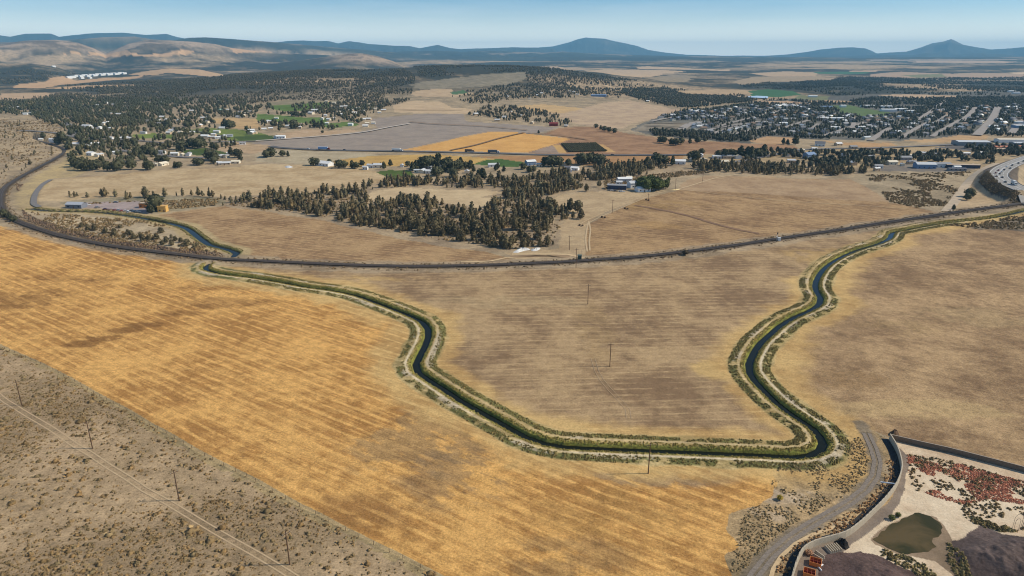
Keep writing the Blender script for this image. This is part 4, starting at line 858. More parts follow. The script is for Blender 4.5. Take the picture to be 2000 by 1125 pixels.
# big village trees, one by one where they stand apart
VT = [(122,279,17),(113,282,12),(136,280,10),(145,326,13),(150,330,12),(158,333,13),(168,334,12),(180,333,13),(190,331,12),(210,334,12),(228,334,12),(236,328,12),(257,331,13),(288,331,13),(294,332,11),(310,318,10),(324,318,10),(342,328,8),(350,328,8),(384,322,9),(391,323,9),(163,285,12),(172,286,11),(85,270,9),
 (262,284,12),(270,303,12),(285,300,12),(296,301,10),(316,294,12),(352,292,13),(355,297,13),(330,285,9),(376,288,14),(386,290,15),(393,284,13),(400,288,10),(414,290,10),(420,292,9),(410,312,14),(420,314,13),(418,320,9),(452,304,12),(464,308,12),(470,314,9),(405,259,10),(440,250,17),(448,251,16),(455,250,13),(299,250,10),(312,252,10),(325,246,12),(330,249,12),(364,248,12),(366,242,14),(372,244,12),(344,258,9),(486,262,8),
 (574,247,13),(570,252,12),(578,251,12),(615,249,13),(622,250,12),(630,247,12),(538,247,10),(548,250,9),(594,224,12),(572,227,11),(580,227,11),(590,228,9),(612,240,8),(630,260,5),(528,306,12),(532,306,12),(520,308,10),(552,305,8),(563,306,8),(612,323,10),(620,323,9),(644,323,8),(662,328,10),(672,328,9),(688,329,10),(695,329,8),(707,325,8),(750,330,9),(763,324,8),(797,325,7),
 (806,334,11),(812,332,12),(820,330,12),(828,329,15),(834,329,15),(841,328,15),(855,328,19),(866,328,11),(876,331,15),(890,334,12),(897,333,13),(900,326,12),(884,336,12),(868,336,11),(858,342,10),(850,344,11),(910,330,9),(918,330,11),(941,343,9),(935,350,12),(945,350,12),(885,346,11),(925,336,8),(968,334,8),(972,330,8),(984,336,8),
 (1062,325,12),(1071,325,13),(1082,325,13),(1090,325,12),(1110,324,9),(1135,322,15),(1141,321,13),(1151,320,14),(1158,320,15),(1166,320,13),(1173,325,15),(1034,337,8),(1042,335,7),(1022,331,8),
 (1263,323,11),(1278,321,15),(1286,322,14),(1297,322,12),(1313,323,12),(1350,312,11),(1358,316,15),(1370,301,8),(1402,308,10),(1415,308,12),(1427,308,12),(1434,308,11),(1446,308,16),(1459,308,15),(1466,309,16),(1478,306,12),(1484,306,12),(1491,303,15),
 (1288,279,10),(1295,280,11),(1312,283,10),(1320,284,11),(1330,282,11),(1347,281,10),(1362,279,10),(1377,276,6),(1553,283,17),(1530,282,10),(1538,283,9),
 (1180,256,9),(1190,258,9),(1200,260,9),(1164,250,8),(1173,253,8),(1052,261,6),(304,412,15),(295,416,8),(298,412,7),(20,428,6),(10,424,7),(28,432,5),(1893,385,9),(1889,391,7),(1862,410,5)]
VT = np.array(VT, float); vp = at(VT[:, 0], VT[:, 1])
PK = [tree_kind(rnd, .86, 120, .10, 90+k, .08, .026, 6, 9) for k in range(3)]+[tree_kind(jun, .85, 120, .09, 96, .08, .03), tree_kind(jun, .9, 120, .09, 97, .05, .03)]
def vlabel(x, y, h=10):
    u, v = topx(x, y); sz = 'tall' if h > 12.5 else ('small' if h < 9.5 else 'mid-sized')
    if u > 1850: return sz+' dark tree beside the dusty road below the highway bank'
    if v > 400: return sz+' dark bushy tree '+('on the outer side of the railway bend' if u < 60 else 'beside the yellow shed at the work yard')
    if u < 130: return sz+' dark tree beside the white house above the railway bend'
    if u < 240: return sz+(' dark tree in the row behind the cream field, left end' if v > 310 else ' dark tree among the houses right of the railway bend')
    if u < 330: return sz+(' dark tree in the row behind the cream field, middle' if v > 310 else ' dark tree around the left green lawns')
    if u < 500: return sz+(' dark tree above the cream field, right end of the village' if v > 300 else ' dark tree between the green lawns' if v > 268 else ' dark tree on the far side of the green lawns')
    if u < 660: return sz+(' dark tree on the lane behind the cream field' if v > 300 else ' dark tree beside the white barns above the grey field' if v < 232 else ' dark tree left of the grey field')
    if u < 800: return sz+' dark tree along the lane left of the small green field'
    if u < 870: return sz+' dark tree in the left half of the farm grove below the country road'
    if u < 1000: return sz+' dark tree in the right half of the farm grove below the country road'
    if u < 1110 and v > 300: return sz+' dark tree in the left windbreak by the pale blue barn'
    if u < 1240: return sz+(' dark tree in the right windbreak below the orchard' if v > 300 else ' dark tree at the foot of the brown hill')
    if v < 290: return sz+' dark tree on the edge of the brown field below the new estate'
    return sz+(' dark tree by the white shed, left end of the road windbreak' if u < 1340 else ' dark tree in the right half of the windbreak along the road')
make_trees('village_tree', PK, vp, VT[:, 2], TD, vlabel, 'tree', lambda x, y, h: vlabel(x, y, h)+', cluster', 16, (.9, 1.3))
lodR = [with_trunk(blob(110+k, rnd, .88, 26, .13, lat=4, lon=7), .08) for k in range(4)]
lodS = [with_trunk(blob(120+k, rnd, .95, 8, .2, lat=3, lon=5), .05) for k in range(3)]+[with_trunk(blob(125+k, jun, .95, 8, .16, lat=3, lon=5), .05) for k in range(3)]
# trees of the left village and slopes
HOUSE_PX = []
def clear_of_houses(P, gap=7.0, front=12.0):
    """gardens keep the view of a house open"""
    Hs = at(*np.array(HOUSE_PX, float).T); keep = np.ones(len(P), bool)
    for hx, hy in Hs:
        L = math.hypot(hx, hy); ux, uy = hx/L, hy/L; dx = P[:, 0]-hx; dy = P[:, 1]-hy; a = dx*ux+dy*uy; c = np.abs(-dx*uy+dy*ux)
        keep &= ~((c < gap) & (a > -front*(L/1300)) & (a < 7))
    return P[keep]
HOUSE_PX = [(50,224),(60,223),(36,211),(25,212),(102,236),(192,207),(209,202),(216,206),(222,206),(215,224),(227,225),(234,225),(170,249),(180,254),(217,253),(195,252),(206,243),(210,241),(204,244),(12,212),(217,272),(241,272),(246,272),(107,276),(81,276),(151,285),(184,284),(167,287),(179,303),(194,305),(228,301),(247,322),(254,272),(317,231),(327,236),(289,238),(310,238),(311,244),(281,261),(336,258),(353,261),(376,261),(401,236),(405,240),(391,247),(434,252),(424,260),(418,266),(401,268),(413,271),(427,271),(437,269),(449,267),(318,323),(304,324),(465,230),(485,220),(481,223),(375,218),(445,216),(422,199),(315,201),(456,281),(474,282),(369,304),(356,305),(342,304),(317,300),(431,308),(442,308),(450,302),(439,322),(429,322),(461,319),(491,257),(491,262),(498,261),(330,262),(341,256),(470,222),(476,227),(460,226),(350,238),(356,234),(397,232),(408,231),(540,232),(522,239),(528,239),(574,240),(516,254),(529,254),(586,251),(564,249),(588,244),(636,227),(629,234),(652,234),(642,235),(639,200),(652,202),(669,210),(676,210),(692,222),(669,225),(709,219),(736,210),(749,217),(706,235),(711,235),(720,234),(685,245),(717,243),(729,242),(714,248),(541,270),(639,243),(733,214),(741,221),(720,206),(700,213),(686,217),(663,220),(655,212),(864,328),(815,337),(825,337),(850,336),(912,338),(839,338),(785,326),(714,331),(725,327),(740,327),(1053,325),(1102,323),(1123,332),(1114,336),(1352,314),(1367,306),(1375,315),(1422,309),(1440,309),(1411,319),(1566,297),(1637,284),(1666,290),(1715,299),(1590,293),(1692,272),(1781,307),(1741,321),(1777,320),(1715,328),(1712,334),(1781,320),(1762,324),(1903,327),(1700,310),(1650,305),(1665,322),(1600,318),(1535,305),(1545,318),(1800,303),(1830,305),(991,189),(1034,194),(1050,187),(1185,190),(998,220),(971,237),(1039,242),(1106,248),(929,225),(1016,228),(985,230),(1128,186),(1113,180),(1120,181),(1058,183),(1300,186),(1265,199),(549,270.5),(615,217.5),(608,223),(430,217.5),(1081,246),(1580,309),(1601,285),(1400,309),(1325,320),(830,329),(909,326)]
vil = scatter([(0,205),(120,196),(300,200),(480,205),(520,235),(500,270),(420,300),(300,308),(240,325),(140,325),(125,285),(150,275),(60,226),(-80,225),(-120,205)], 2700, 21, clump=.40, scale=38, avoid=FIELDS)
vil2 = scatter([(500,215),(560,212),(640,215),(700,208),(760,210),(740,228),(700,245),(640,260),(560,262),(505,262)], 260, 22, clump=.45, scale=60, avoid=FIELDS)
vil = clear_of_houses(np.vstack([vil, vil2])); stuff('village_trees', 'dark trees growing thickly between the houses of the left village', 'trees', lodR+lodJ[:2], vil, np.random.RandomState(4).uniform(5, 10.5, len(vil)), TD, 23, (.6, 1.0))
forest = [scatter([(130,168),(300,158),(420,152),(560,140),(700,138),(790,136),(812,150),(806,178),(800,200),(760,208),(700,212),(640,214),(560,196),(520,200),(470,206),(330,200),(120,196),(0,205),(-200,208),(-200,196),(0,195),(90,190)], 12500, 24, clump=.40, scale=160, avoid=FIELDS+('meadow',), flatp=False),
          scatter([(790,131),(1000,129),(1100,138),(1160,146),(1230,156),(1300,166),(1400,176),(1460,190),(1480,200),(1400,204),(1330,214),(1240,194),(1180,190),(1120,182),(1030,176),(1030,152),(1020,140),(900,146),(820,152)], 9000, 25, clump=.43, scale=180, avoid=FIELDS+('meadow',), flatp=False),
          scatter([(880,206),(890,196),(940,192),(1000,184),(1100,182),(1160,192),(1140,200),(1000,205),(960,212),(925,213)], 900, 26, clump=.4, scale=70, avoid=FIELDS),
          scatter([(910,232),(925,225),(960,216),(1000,218),(1050,222),(1080,228),(1110,238),(1130,245),(1100,250),(1060,244),(1000,241),(940,237)], 330, 27, clump=.40, scale=50),
          scatter([(560,215),(640,206),(700,206),(750,206),(762,212),(740,225),(700,232),(640,230),(600,226)], 380, 28, clump=.4, scale=60),
          scatter([(0,140),(60,136),(150,146),(110,155),(30,164),(-60,166),(-200,160)], 900, 29, clump=.45, scale=250, avoid=FIELDS, flatp=False)]
for f_, lb in zip(forest, ('dark juniper forest covering the low ridge at the left','dark juniper forest on the slopes right of the olive meadow','dark wood between the cream fields beyond the grey field','dark grove round the farm with the red barn','dark trees round the hamlet above the grey field','dark juniper scrub on the slope at the far left edge')):
    rr = np.hypot(f_[:, 0], f_[:, 1]); stuff('forest' if len(f_) > 500 else 'grove', lb, 'woodland', lodS, f_, np.random.RandomState(6).uniform(5, 9, len(f_))*(1+.12*np.clip((rr-2500)/1000, 0, 3)), (.080,.082,.058), 30, (.55, .95))
town = [scatter([(1262,240),(1330,218),(1400,212),(1480,200),(1560,198),(1640,214),(1700,228),(1760,224),(1800,210),(1850,196),(1900,196),(2060,192),(2060,268),(1990,268),(1900,262),(1760,274),(1700,270),(1600,272),(1500,266),(1470,279),(1400,268),(1400,258),(1360,246),(1350,238)], 6000, 31, clump=.33, scale=60, avoid=('stubble_field','green_field','gravel_yard','meadow')),
        scatter([(1520,166),(1640,150),(1800,154),(2060,148),(2060,186),(1900,186),(1780,184),(1640,186),(1560,176)], 6500, 32, clump=.38, scale=220, avoid=('stubble_field','green_field','meadow')),
        scatter([(1266,258),(1320,258),(1380,262),(1460,270),(1480,274),(1450,279),(1380,274),(1320,268),(1280,266)], 260, 33),
        scatter([(1500,296),(1560,300),(1640,300),(1700,300),(1760,298),(1860,300),(1930,305),(1950,316),(1930,323),(1880,318),(1800,317),(1740,318),(1690,336),(1600,330),(1520,322),(1440,314)], 420, 34, clump=.48, scale=26),
        scatter([(1880,285),(1950,288),(2040,285),(2040,300),(1960,310),(1900,300)], 120, 35)]
tq = town[0]
for p_, wd_ in STREETS: tq = tq[~near_line(tq, flat(p_), wd_*.62)]
town[0] = tq
for f_, lb in zip(town, ('dark street and garden trees filling the town at the right','dark trees of the countryside beyond of the town','dark garden trees below the new estate','dark trees along the road in front of the town','dark trees around the warehouses at the right edge')):
    stuff('town_trees', lb, 'trees', lodS if len(f_) > 1000 else lodR, f_, np.random.RandomState(7).uniform(5, 9, len(f_)), (.066,.076,.058), 36, (.6, .95))
ex = [scatter([(1470,200),(1500,194),(1640,200),(1700,192),(1880,190),(2060,188),(2060,212),(1900,212),(1800,222),(1700,214),(1640,206),(1560,206)], 2200, 131, clump=.36, scale=90, avoid=('stubble_field','green_field')),
      scatter([(1180,186),(1300,178),(1400,186),(1480,196),(1400,206),(1330,213),(1240,196)], 2400, 132, clump=.36, scale=90, avoid=FIELDS),
      scatter([(1440,158),(1520,162),(1640,158),(1700,164),(1560,176),(1450,172)], 1200, 133, clump=.42, scale=150, avoid=FIELDS, flatp=False)]
stuff('town_trees', 'dark trees of the outer streets on the far side of the town', 'trees', lodS, np.vstack(ex), np.random.RandomState(7).uniform(5, 9, sum(len(q) for q in ex)), (.066,.076,.058), 134, (.6, .95))
vx = clear_of_houses(scatter([(-100,208),(100,203),(280,203),(330,225),(300,250),(240,290),(190,300),(150,280),(60,228),(-60,228)], 1300, 135, clump=.40, scale=30, avoid=FIELDS))
stuff('village_trees', 'dark trees crowding the left end of the village', 'trees', lodR+lodJ[:2], vx, np.random.RandomState(4).uniform(4.5, 9.5, len(vx)), TD, 136, (.6, 1.0))
mead = [scatter([(570,188),(690,170),(698,184),(650,196),(575,196)], 500, 37, flatp=False), scatter([(0,112),(200,113),(420,104),(620,112),(760,130),(700,136),(600,138),(480,130),(300,128),(150,140),(0,124)], 2600, 38, clump=.42, scale=700, flatp=False)]
stuff('scrub', 'scattered small junipers on the far grassy slopes', 'scrub', lodS, np.vstack([mead[0]]), np.random.RandomState(9).uniform(3, 5, 500), (.08,.078,.055), 39)
# --- low shrubs and weeds
def tuft(seed, n=7, flatn=.55):
    g = np.random.RandomState(seed); return blob(seed, lambda t: .62*math.sqrt(max(0, 1-t*t))+.02, .9, n, .3, lat=2, lon=6)
TF_ = [tuft(200+k) for k in range(4)]
sg = scatter([(-40,640)]+FENCE_PX[1:-1]+[(860,1160),(-300,1160)], 22000, 41)
kp = np.random.RandomState(2).rand(len(sg)) < .20+.55*sage_density(sg[:, 0], sg[:, 1])
sg = sg[kp & ~near_line(sg, tr, 1.9)]
stuff('sagebrush', 'low dark sagebrush dotted over the grey flat at the lower left', 'shrubs', TF_, sg, np.random.RandomState(1).lognormal(-1.2, .45, len(sg)), (.20,.162,.092), 42, (1.1, 2.4))
def along(L, s0, s1, n, seed, both=True, side=1, i0=0, i1=None):
    g = np.random.RandomState(seed); i = g.uniform(i0, (i1 or len(L)-2), n); k = i.astype(int); f = (i-k)[:, None]; p = L[k]*(1-f)+L[k+1]*f
    t = L[np.minimum(k+1, len(L)-1)]-L[k]; t /= np.linalg.norm(t, axis=1)[:, None]+1e-9; nn = np.stack([-t[:, 1], t[:, 0]], 1); s = g.uniform(s0, s1, n)*(np.where(g.rand(n) < .5, 1, -1) if both else side)
    return p+nn*s[:, None]
EC = len(CANAL)-32
a1 = along(CANAL, 5.4, 8.9, 14000, 43, i0=8, i1=EC); a1 = a1[sstep(.35, .47, .5*fbm(a1[:, 0], a1[:, 1], 3.2, 3, 73)+.5*fbm(a1[:, 0], a1[:, 1], 9, 4, 71)) > np.random.RandomState(3).rand(len(a1))]
dq, iq = polydist(a1[:, 0], a1[:, 1], CANAL, True); a1 = a1[(np.abs(dq) > 5.2) & ~((dq > 0) & (iq > len(CANAL)*.56) & (np.random.RandomState(8).rand(len(a1)) < .8))]
stuff('bank_shrubs', 'dark green shrubs in broken rows along both banks of the canal', 'shrubs', TF_, a1, np.random.RandomState(5).uniform(.18, .6, len(a1)), (.20,.185,.08), 45, (.9, 1.5), .35)
a2 = along(CANAL, 2.1, 3.9, 11000, 46, i1=len(CANAL)-4); a2 = a2[polydist(a2[:, 0], a2[:, 1], CANAL)[0] > 2.0]
stuff('bank_grass', 'bright green grass fringing the canal water', 'grass', TF_, a2, np.random.RandomState(6).uniform(.25, .6, len(a2)), (.26,.245,.085), 47, (.8, 1.3), .3)
a3 = along(CANAL2, 3.8, 5.6, 1500, 48); stuff('bank_grass', 'green grass fringing the narrow upper canal', 'grass', TF_, a3, np.random.RandomState(6).uniform(.3, .7, len(a3)), (.15,.15,.06), 49, (.9, 1.4))
vg = scatter([(1520,905),(1600,905),(1640,870),(1680,850),(1700,900),(1690,950),(1600,1010),(1520,1060),(1470,1110),(1425,1120),(1450,1010),(1500,965)], 1700, 50, clump=.46, scale=9)
vg = vg[~near_line(vg, gr_, 2.8)]
stuff('roadside_scrub', 'grey-green scrub on the rough ground between canal bend and gravel road', 'shrubs', TF_, vg, np.random.RandomState(2).uniform(.18, .5, len(vg)), (.25,.215,.13), 51, (1., 1.7), .3)
gd = scatter([(1722,900),(1745,900),(1748,945),(1715,985),(1670,1028),(1600,1058),(1560,1078),(1540,1120),(1500,1122),(1520,1085),(1560,1045),(1640,1010),(1700,965),(1718,930)], 520, 52)
gd = gd[~near_line(gd, gr_, 2.6) & ~near_line(gd, WALL, 1.2)]
stuff('golden_brush', 'golden brown brush on the strip between gravel road and pale wall', 'shrubs', TF_, gd, np.random.RandomState(2).uniform(.2, .7, len(gd)), (.33,.235,.135), 53, (.9, 1.5), .35)
rw = scatter([(1772,888),(1800,890),(1850,898),(1900,915),(2000,940),(2100,960),(2100,1000),(2000,985),(1930,975),(1880,985),(1830,972),(1790,955),(1775,930)], 5200, 54, clump=.48, scale=7)
stuff('red_weeds', 'rust red weeds in patches on the pale salt flat', 'weeds', TF_, rw, np.random.RandomState(2).uniform(.15, .42, len(rw)), (.44,.23,.165), 55, (1.0, 1.8), .35)
dk = scatter([(1772,888),(1850,898),(2000,940),(2100,960),(2100,1060),(2000,1042),(1900,1022),(1860,1010),(1830,972),(1780,955)], 900, 56, clump=.5, scale=6)
stuff('dark_weeds', 'dark grey-green shrubs on the salt flat among the red weeds', 'shrubs', TF_, dk, np.random.RandomState(2).uniform(.25, .7, len(dk)), (.18,.155,.09), 57, (1., 1.7))
bk = np.vstack([scatter([(1850,1060),(1880,1085),(1900,1130),(1870,1130),(1850,1090)], 110, 58), scatter([(1725,1072),(1790,1092),(1840,1130),(1800,1130),(1760,1108),(1718,1085)], 160, 59), scatter([(1880,1005),(1930,1018),(1990,1040),(1960,1043),(1900,1022)], 120, 60)])
stuff('pond_weeds', 'dark green weeds on the rough rim below the pond', 'shrubs', TF_, bk, np.random.RandomState(2).uniform(.25, .8, len(bk)), (.19,.175,.09), 61, (1., 1.7), .4)
mid = np.vstack([scatter([(60,415),(285,432),(360,450),(398,478),(430,494),(320,488),(200,470),(110,450)], 900, 62, clump=.46, scale=25, avoid=('canal_bed',)),
                 scatter([(1690,342),(1895,336),(1885,352),(1845,404),(1790,405),(1740,396),(1718,372)], 1500, 63, clump=.45, scale=30),
                 scatter([(0,235),(120,240),(125,290),(60,330),(0,355),(-60,360)], 1400, 64, clump=.42, scale=40),
                 scatter([(1850,440),(1925,433),(2080,405),(2080,450),(1900,446)], 700, 65),
                 scatter(W1, 1500, 66), scatter([(1180,372),(1180,352),(1250,345),(1330,335),(1400,336),(1330,345),(1240,356)], 700, 67),
                 scatter([(125,398),(430,388),(420,402),(300,412),(270,394),(150,400)], 500, 68)])
mid = mid[~near_line(mid, RAIL, 6) & ~near_line(mid, CANAL2, 5)]
stuff('scrub', 'low brown-grey scrub scattered over the dry ground north of the railway', 'scrub', TF_, mid, np.random.RandomState(2).uniform(.6, 1.6, len(mid)), (.19,.155,.09), 69, (1., 1.7))
eb = at(*np.array([(1930,335),(1936,345),(1950,358),(1970,372),(1995,385),(1995,397),(1975,396),(1937,378),(1912,356)]).T)
g = np.random.RandomState(4); q = g.uniform(eb.min(0), eb.max(0), (5000, 2)); q = q[pip(q[:, 0], q[:, 1], eb)][:900]
stuff('bank_scrub', 'dark scrub covering the steep bank below the highway', 'scrub', TF_, q, g.uniform(.7, 1.9, len(q)), (.14,.115,.072), 70, (1., 1.5))
ck = along(RAIL, 6, 14, 5200, 71, both=False, side=1, i0=0, i1=len(RAIL)-1); un = ck[:, 0]/ck[:, 1]; ck = ck[(un > -.73) & (un < -.44) & (ck[:, 1] < 720)]
rockv = [(V*np.array([1,1,.8]), F, S) for V, F, S in [blob(300+k, lambda t: .55*math.sqrt(max(0, 1-t*t))+.02, 1.0, 0, .1, lat=2, lon=5) for k in range(3)]]
stuff('rubble', 'dark rock rubble on the cutting above the railway bend', 'rocks', rockv, ck, np.random.RandomState(2).uniform(.5, 1.7, len(ck)), (.14,.11,.085), 72, (.9, 1.5), .4)
rs_ = along(RAIL, 3.8, 7.5, 2600, 73); rs_ = rs_[(rs_[:, 1] < 900)]
stuff('trackside_scrub', 'low dark scrub beside the railway ballast', 'scrub', TF_, rs_, np.random.RandomState(2).uniform(.3, .9, len(rs_)), (.17,.14,.09), 74, (1., 1.6), .4)
# ------------------------------------------------------------------ buildings
WHT = (226,224,216); CREAM = (222,208,180); GREY = (150,148,144); LG = (196,196,192); TAN = (190,166,134); DGR = (110,108,108); BLU = (120,140,165); NAVY = (62,66,84); RED = (128,52,44); ORG = (190,120,80); GRN = (150,180,160); BRN = (122,98,76)
def cmat(c, metal=False): return paintmat('paint_%d_%d_%d%s' % (*c, '_m' if metal else ''), c, .5 if metal else .8, 0., .05, .7)
GLASS = paintmat('window_glass', (52,60,68), .15, 0, .02, 1, .6); DOOR = paintmat('door_paint', (112,84,62), .7)
_hm = {}
def building(name, u, v, w_, d, h, wall, roof, label, cat='house', group=None, rz=None, detail=None, rh=None, flatroof=False, pos=None, chim=False):
    x, y, z = P3(u, v) if pos is None else pos
    g = random.Random(int(u*7+v*13)); rz = g.choice([0, .12, -.15, .3, 1.57, 1.3, -.4]) if rz is None else rz
    r = empty(name, (x, y, z), rz); tag(r, label, cat, group)
    rh = d*.2 if rh is None else rh; key = (round(w_, 1), round(d, 1), round(h, 1), wall, roof, flatroof, rh)
    if key not in _hm:
        m = MB(); m.box((0, 0, -1.5), (w_, d, h+1.5))
        if not flatroof: m.add([(-w_/2,-d/2,h),(-w_/2,d/2,h),(-w_/2,0,h+rh),(w_/2,-d/2,h),(w_/2,d/2,h),(w_/2,0,h+rh)], [(0,2,1),(3,4,5),(0,3,5,2),(1,2,5,4)])
        q = MB()
        if flatroof: q.box((0, 0, h+.003), (w_+.5, d+.5, .35))
        else: q.gable(w_, d, h+.02, rh, .45)
        _hm[key] = (m.mesh('wall', cmat(wall)), q.mesh('roof', cmat(roof, True)))
    wm, rm = _hm[key]; link('wall', wm, r); ro = link('roof', rm, r)
    dist = math.hypot(x, y); detail = dist < 1250 if detail is None else detail
    if detail:
        wn = MB(); wn.box((0, 0, 0), (1.5, .08, 1.2)); wmesh = _hm.setdefault('win', None) or wn.mesh('window', GLASS); _hm['win'] = wmesh
        dn = MB(); dn.box((0, 0, 0), (1.1, .08, 2.1)); dmesh = _hm.setdefault('dor', None) or dn.mesh('door', DOOR); _hm['dor'] = dmesh
        n = max(2, int(w_/4.5))
        for s in (-1, 1):
            for k in range(n):
                px = -w_/2+w_*(k+.5)/n
                if s < 0 and k == n//2: link('door', dmesh, r, (px, s*(d/2+.03), .0)); continue
                link('window', wmesh, r, (px, s*(d/2+.03), 1.1))
        if chim:
            cb = MB(); cb.box((w_*.2, d*.12, h+.3), (.8, .8, rh+.9)); cb.build('chimney', cmat(BRN), ro)
    return r
HB = 0
def houses(txt, walls, roofs, label, group, w0=8.6, name='house'):
    g = random.Random(len(txt)); global HB
    for tok in txt.split():
        a = [float(q) for q in tok.split(',')]; w_ = a[2] if len(a) > 2 else w0*g.uniform(.8, 1.25); d = min(w_, 11)*g.uniform(.6, .8)
        rf = g.choice(roofs); wl_ = g.choice(walls)
        w_ = round(w_); d = round(d); cn = {WHT:'white', CREAM:'cream', LG:'pale grey', GREY:'grey', DGR:'dark grey', TAN:'tan', BLU:'blue-grey', BRN:'brown'}[rf]
        sz = 'long ' if w_ >= 14 else ''
        building(name, a[0], a[1], w_, d, g.choice([2.8, 3.2, 3.6]), wl_, rf, (sz+cn+'-roofed '+label), 'house', group+', '+sz+cn+' roofs', chim=g.random() < .4); HB += 1
houses('50,224 60,223 36,211 25,212 102,236 192,207 209,202 216,206 222,206 215,224 227,225 234,225 170,249,16 180,254 217,253 195,252 206,243 210,241 204,244 12,212', [WHT, CREAM, TAN], [WHT, WHT, LG], 'house among dark trees at the left end of the village', 'houses at the left end of the village')
houses('217,272 241,272 246,272 107,276,14 81,276,6 151,285,11 184,284,16 167,287 179,303 194,305 228,301 247,322 254,272', [WHT, CREAM], [WHT, LG], 'house near the railway bend and the village road', 'houses near the railway bend')
houses('317,231 327,236 289,238 310,238 311,244 281,261,9 336,258 353,261 376,261 401,236 405,240 391,247 434,252 424,260 418,266 401,268,14 413,271 427,271 437,269 449,267 318,323,12 304,324 465,230 485,220,16 481,223 375,218 445,216 422,199,14 315,201 456,281,9 474,282 369,304 356,305,6 342,304 317,300 431,308,9 442,308,8 450,302,8 439,322,14 429,322,6 461,319 491,257 491,262,12 498,261 330,262 341,256 470,222 476,227 460,226 350,238 356,234 397,232 408,231', [WHT, CREAM, TAN], [WHT, WHT, WHT, LG, CREAM, GREY], 'house between green lawns in the left village', 'houses of the left village')
houses('540,232,8 522,239 528,239 574,240,9 516,254 529,254 586,251,7 564,249 588,244,5 636,227,6 629,234,9 652,234,10 642,235 639,200 652,202 669,210 676,210 692,222 669,225 709,219 736,210 749,217 706,235 711,235 720,234 685,245,9 717,243 729,242 714,248 541,270 639,243,7 733,214 741,221 720,206 700,213 686,217 663,220 655,212', [WHT, CREAM, TAN], [WHT, WHT, LG, CREAM], 'house on the lawns and slope above the grey field', 'houses above the grey field')
houses('864,328,7 815,337,7 825,337,10 850,336 912,338,6 839,338 785,326,6 714,331,6 725,327 740,327,12 1053,325,7 1102,323,7 1123,332,9 1114,336,5', [WHT, CREAM], [WHT, LG, LG], 'house or shed by the farm groves below the country road', 'buildings by the farm groves')
houses('1352,314,8 1367,306,12 1375,315 1422,309,16 1440,309,12 1411,319,14 1566,297,12 1637,284 1666,290 1715,299,10 1590,293 1692,272,12 1781,307 1741,321,12 1777,320 1715,328,9 1712,334,7 1781,320,8 1762,324,6 1903,327,7 1700,310 1650,305 1665,322 1600,318 1535,305 1545,318 1800,303 1830,305', [WHT, CREAM, TAN], [WHT, LG, GREY, CREAM], 'house along the road in front of the town', 'houses along the road before the town')
houses('991,189 1034,194 1050,187 1185,190 998,220 971,237 1039,242 1106,248 929,225,10 1016,228 985,230 1128,186 1113,180 1120,181 1058,183 1300,186 1265,199', [WHT, CREAM, TAN], [WHT, LG, CREAM], 'house in the grove beyond the grey field', 'houses beyond the grey field')
one = building
one('hangar', 635, 323, 20, 11, 3.4, WHT, WHT, 'long white rounded shed at the corner of the cream field behind the wood', 'shed', rz=-.5, rh=2.2)
one('farm_shed', 830, 329, 18, 7, 3, GREY, LG, 'long low shed with a pale roof in the middle farm grove', 'shed', rz=-.1)
one('farm_shed', 909, 326, 13, 6, 3.2, GREY, GRN, 'shed with a pale green roof at the right side of the farm grove', 'shed', rz=0)
one('farm_shed', 964, 326, 13, 7, 3.4, WHT, LG, 'pale grey roofed shed in front of the green field', 'shed', rz=.2)
one('farm_shed', 1036, 322, 12, 9, 4.6, BLU, WHT, 'pale blue-white barn right of the green field', 'barn', rz=.4)
one('farm_shed', 1112, 331, 13, 6, 3, GREY, DGR, 'dark roofed shed with white ends just behind the juniper strip', 'shed', rz=0)
one('barn', 1205, 369, 19, 7, 4.2, NAVY, GREY, 'long dark barn with a grey roof, nearest building of the farm', 'barn', rz=-.22, rh=.9)
one('farm_shed', 1238, 366, 12, 9, 5.2, WHT, LG, 'tall white and grey steel shed in the middle of the farm', 'shed', rz=.3)
one('farm_shed', 1219, 355, 15, 7, 3.8, LG, WHT, 'pale roofed shed at the back of the farm', 'shed', rz=.15)
one('farm_shed', 1228, 353, 6, 6, 4, WHT, CREAM, 'small white shed at the far right back of the farm', 'shed', rz=.15)
one('farm_shed', 1209, 361, 6, 5, 3.4, WHT, LG, 'small white shed left of the tall steel shed of the farm', 'shed', rz=0)
one('farmhouse', 1255, 373.5, 14, 8, 3.4, WHT, WHT, 'white farmhouse with a pale roof under the dark farm trees', 'house', rz=.35, chim=True)
one('farm_shed', 1549, 270.5, 7, 6, 3.4, WHT, WHT, 'x', 'shed') if False else None
one('white_barn', 549, 270.5, 14, 8, 4, WHT, WHT, 'white barn standing alone at the left corner of the grey field', 'barn', rz=.1)
one('white_barn', 615, 217.5, 15, 7, 4, WHT, WHT, 'long white barn behind the curved pale track above the lawns', 'barn', rz=0)
one('white_barn', 608, 223, 14, 8, 4, CREAM, WHT, 'white barn beside the brown paddock above the lawns', 'barn', rz=-.6)
one('green_shed', 430, 217.5, 12, 8, 4, GRN, GRN, 'pale green roofed shed among the trees of the left village', 'shed')
one('white_warehouse', 1325, 320, 17, 9, 4, WHT, WHT, 'white shed in front of the brown field, left of the road trees', 'shed', rz=-.2)
one('long_shed', 1400, 309, 12, 6, 3, LG, LG, 'grey low shed at the left end of the road windbreak', 'shed', rz=0)
one('blue_house', 1580, 309, 14, 10, 5.5, BLU, BLU, 'large blue-grey house among the scrub before the town', 'house', rz=.4, rh=2.6)
one('grey_barn', 1601, 285, 14, 9, 4.5, WHT, DGR, 'dark roofed barn with a white gable before the town', 'barn', rz=-.4, rh=2.4)
one('red_barn', 1081, 246, 16, 9, 5, RED, RED, 'red barn below the dark grove beyond the grey field', 'barn', rz=0)
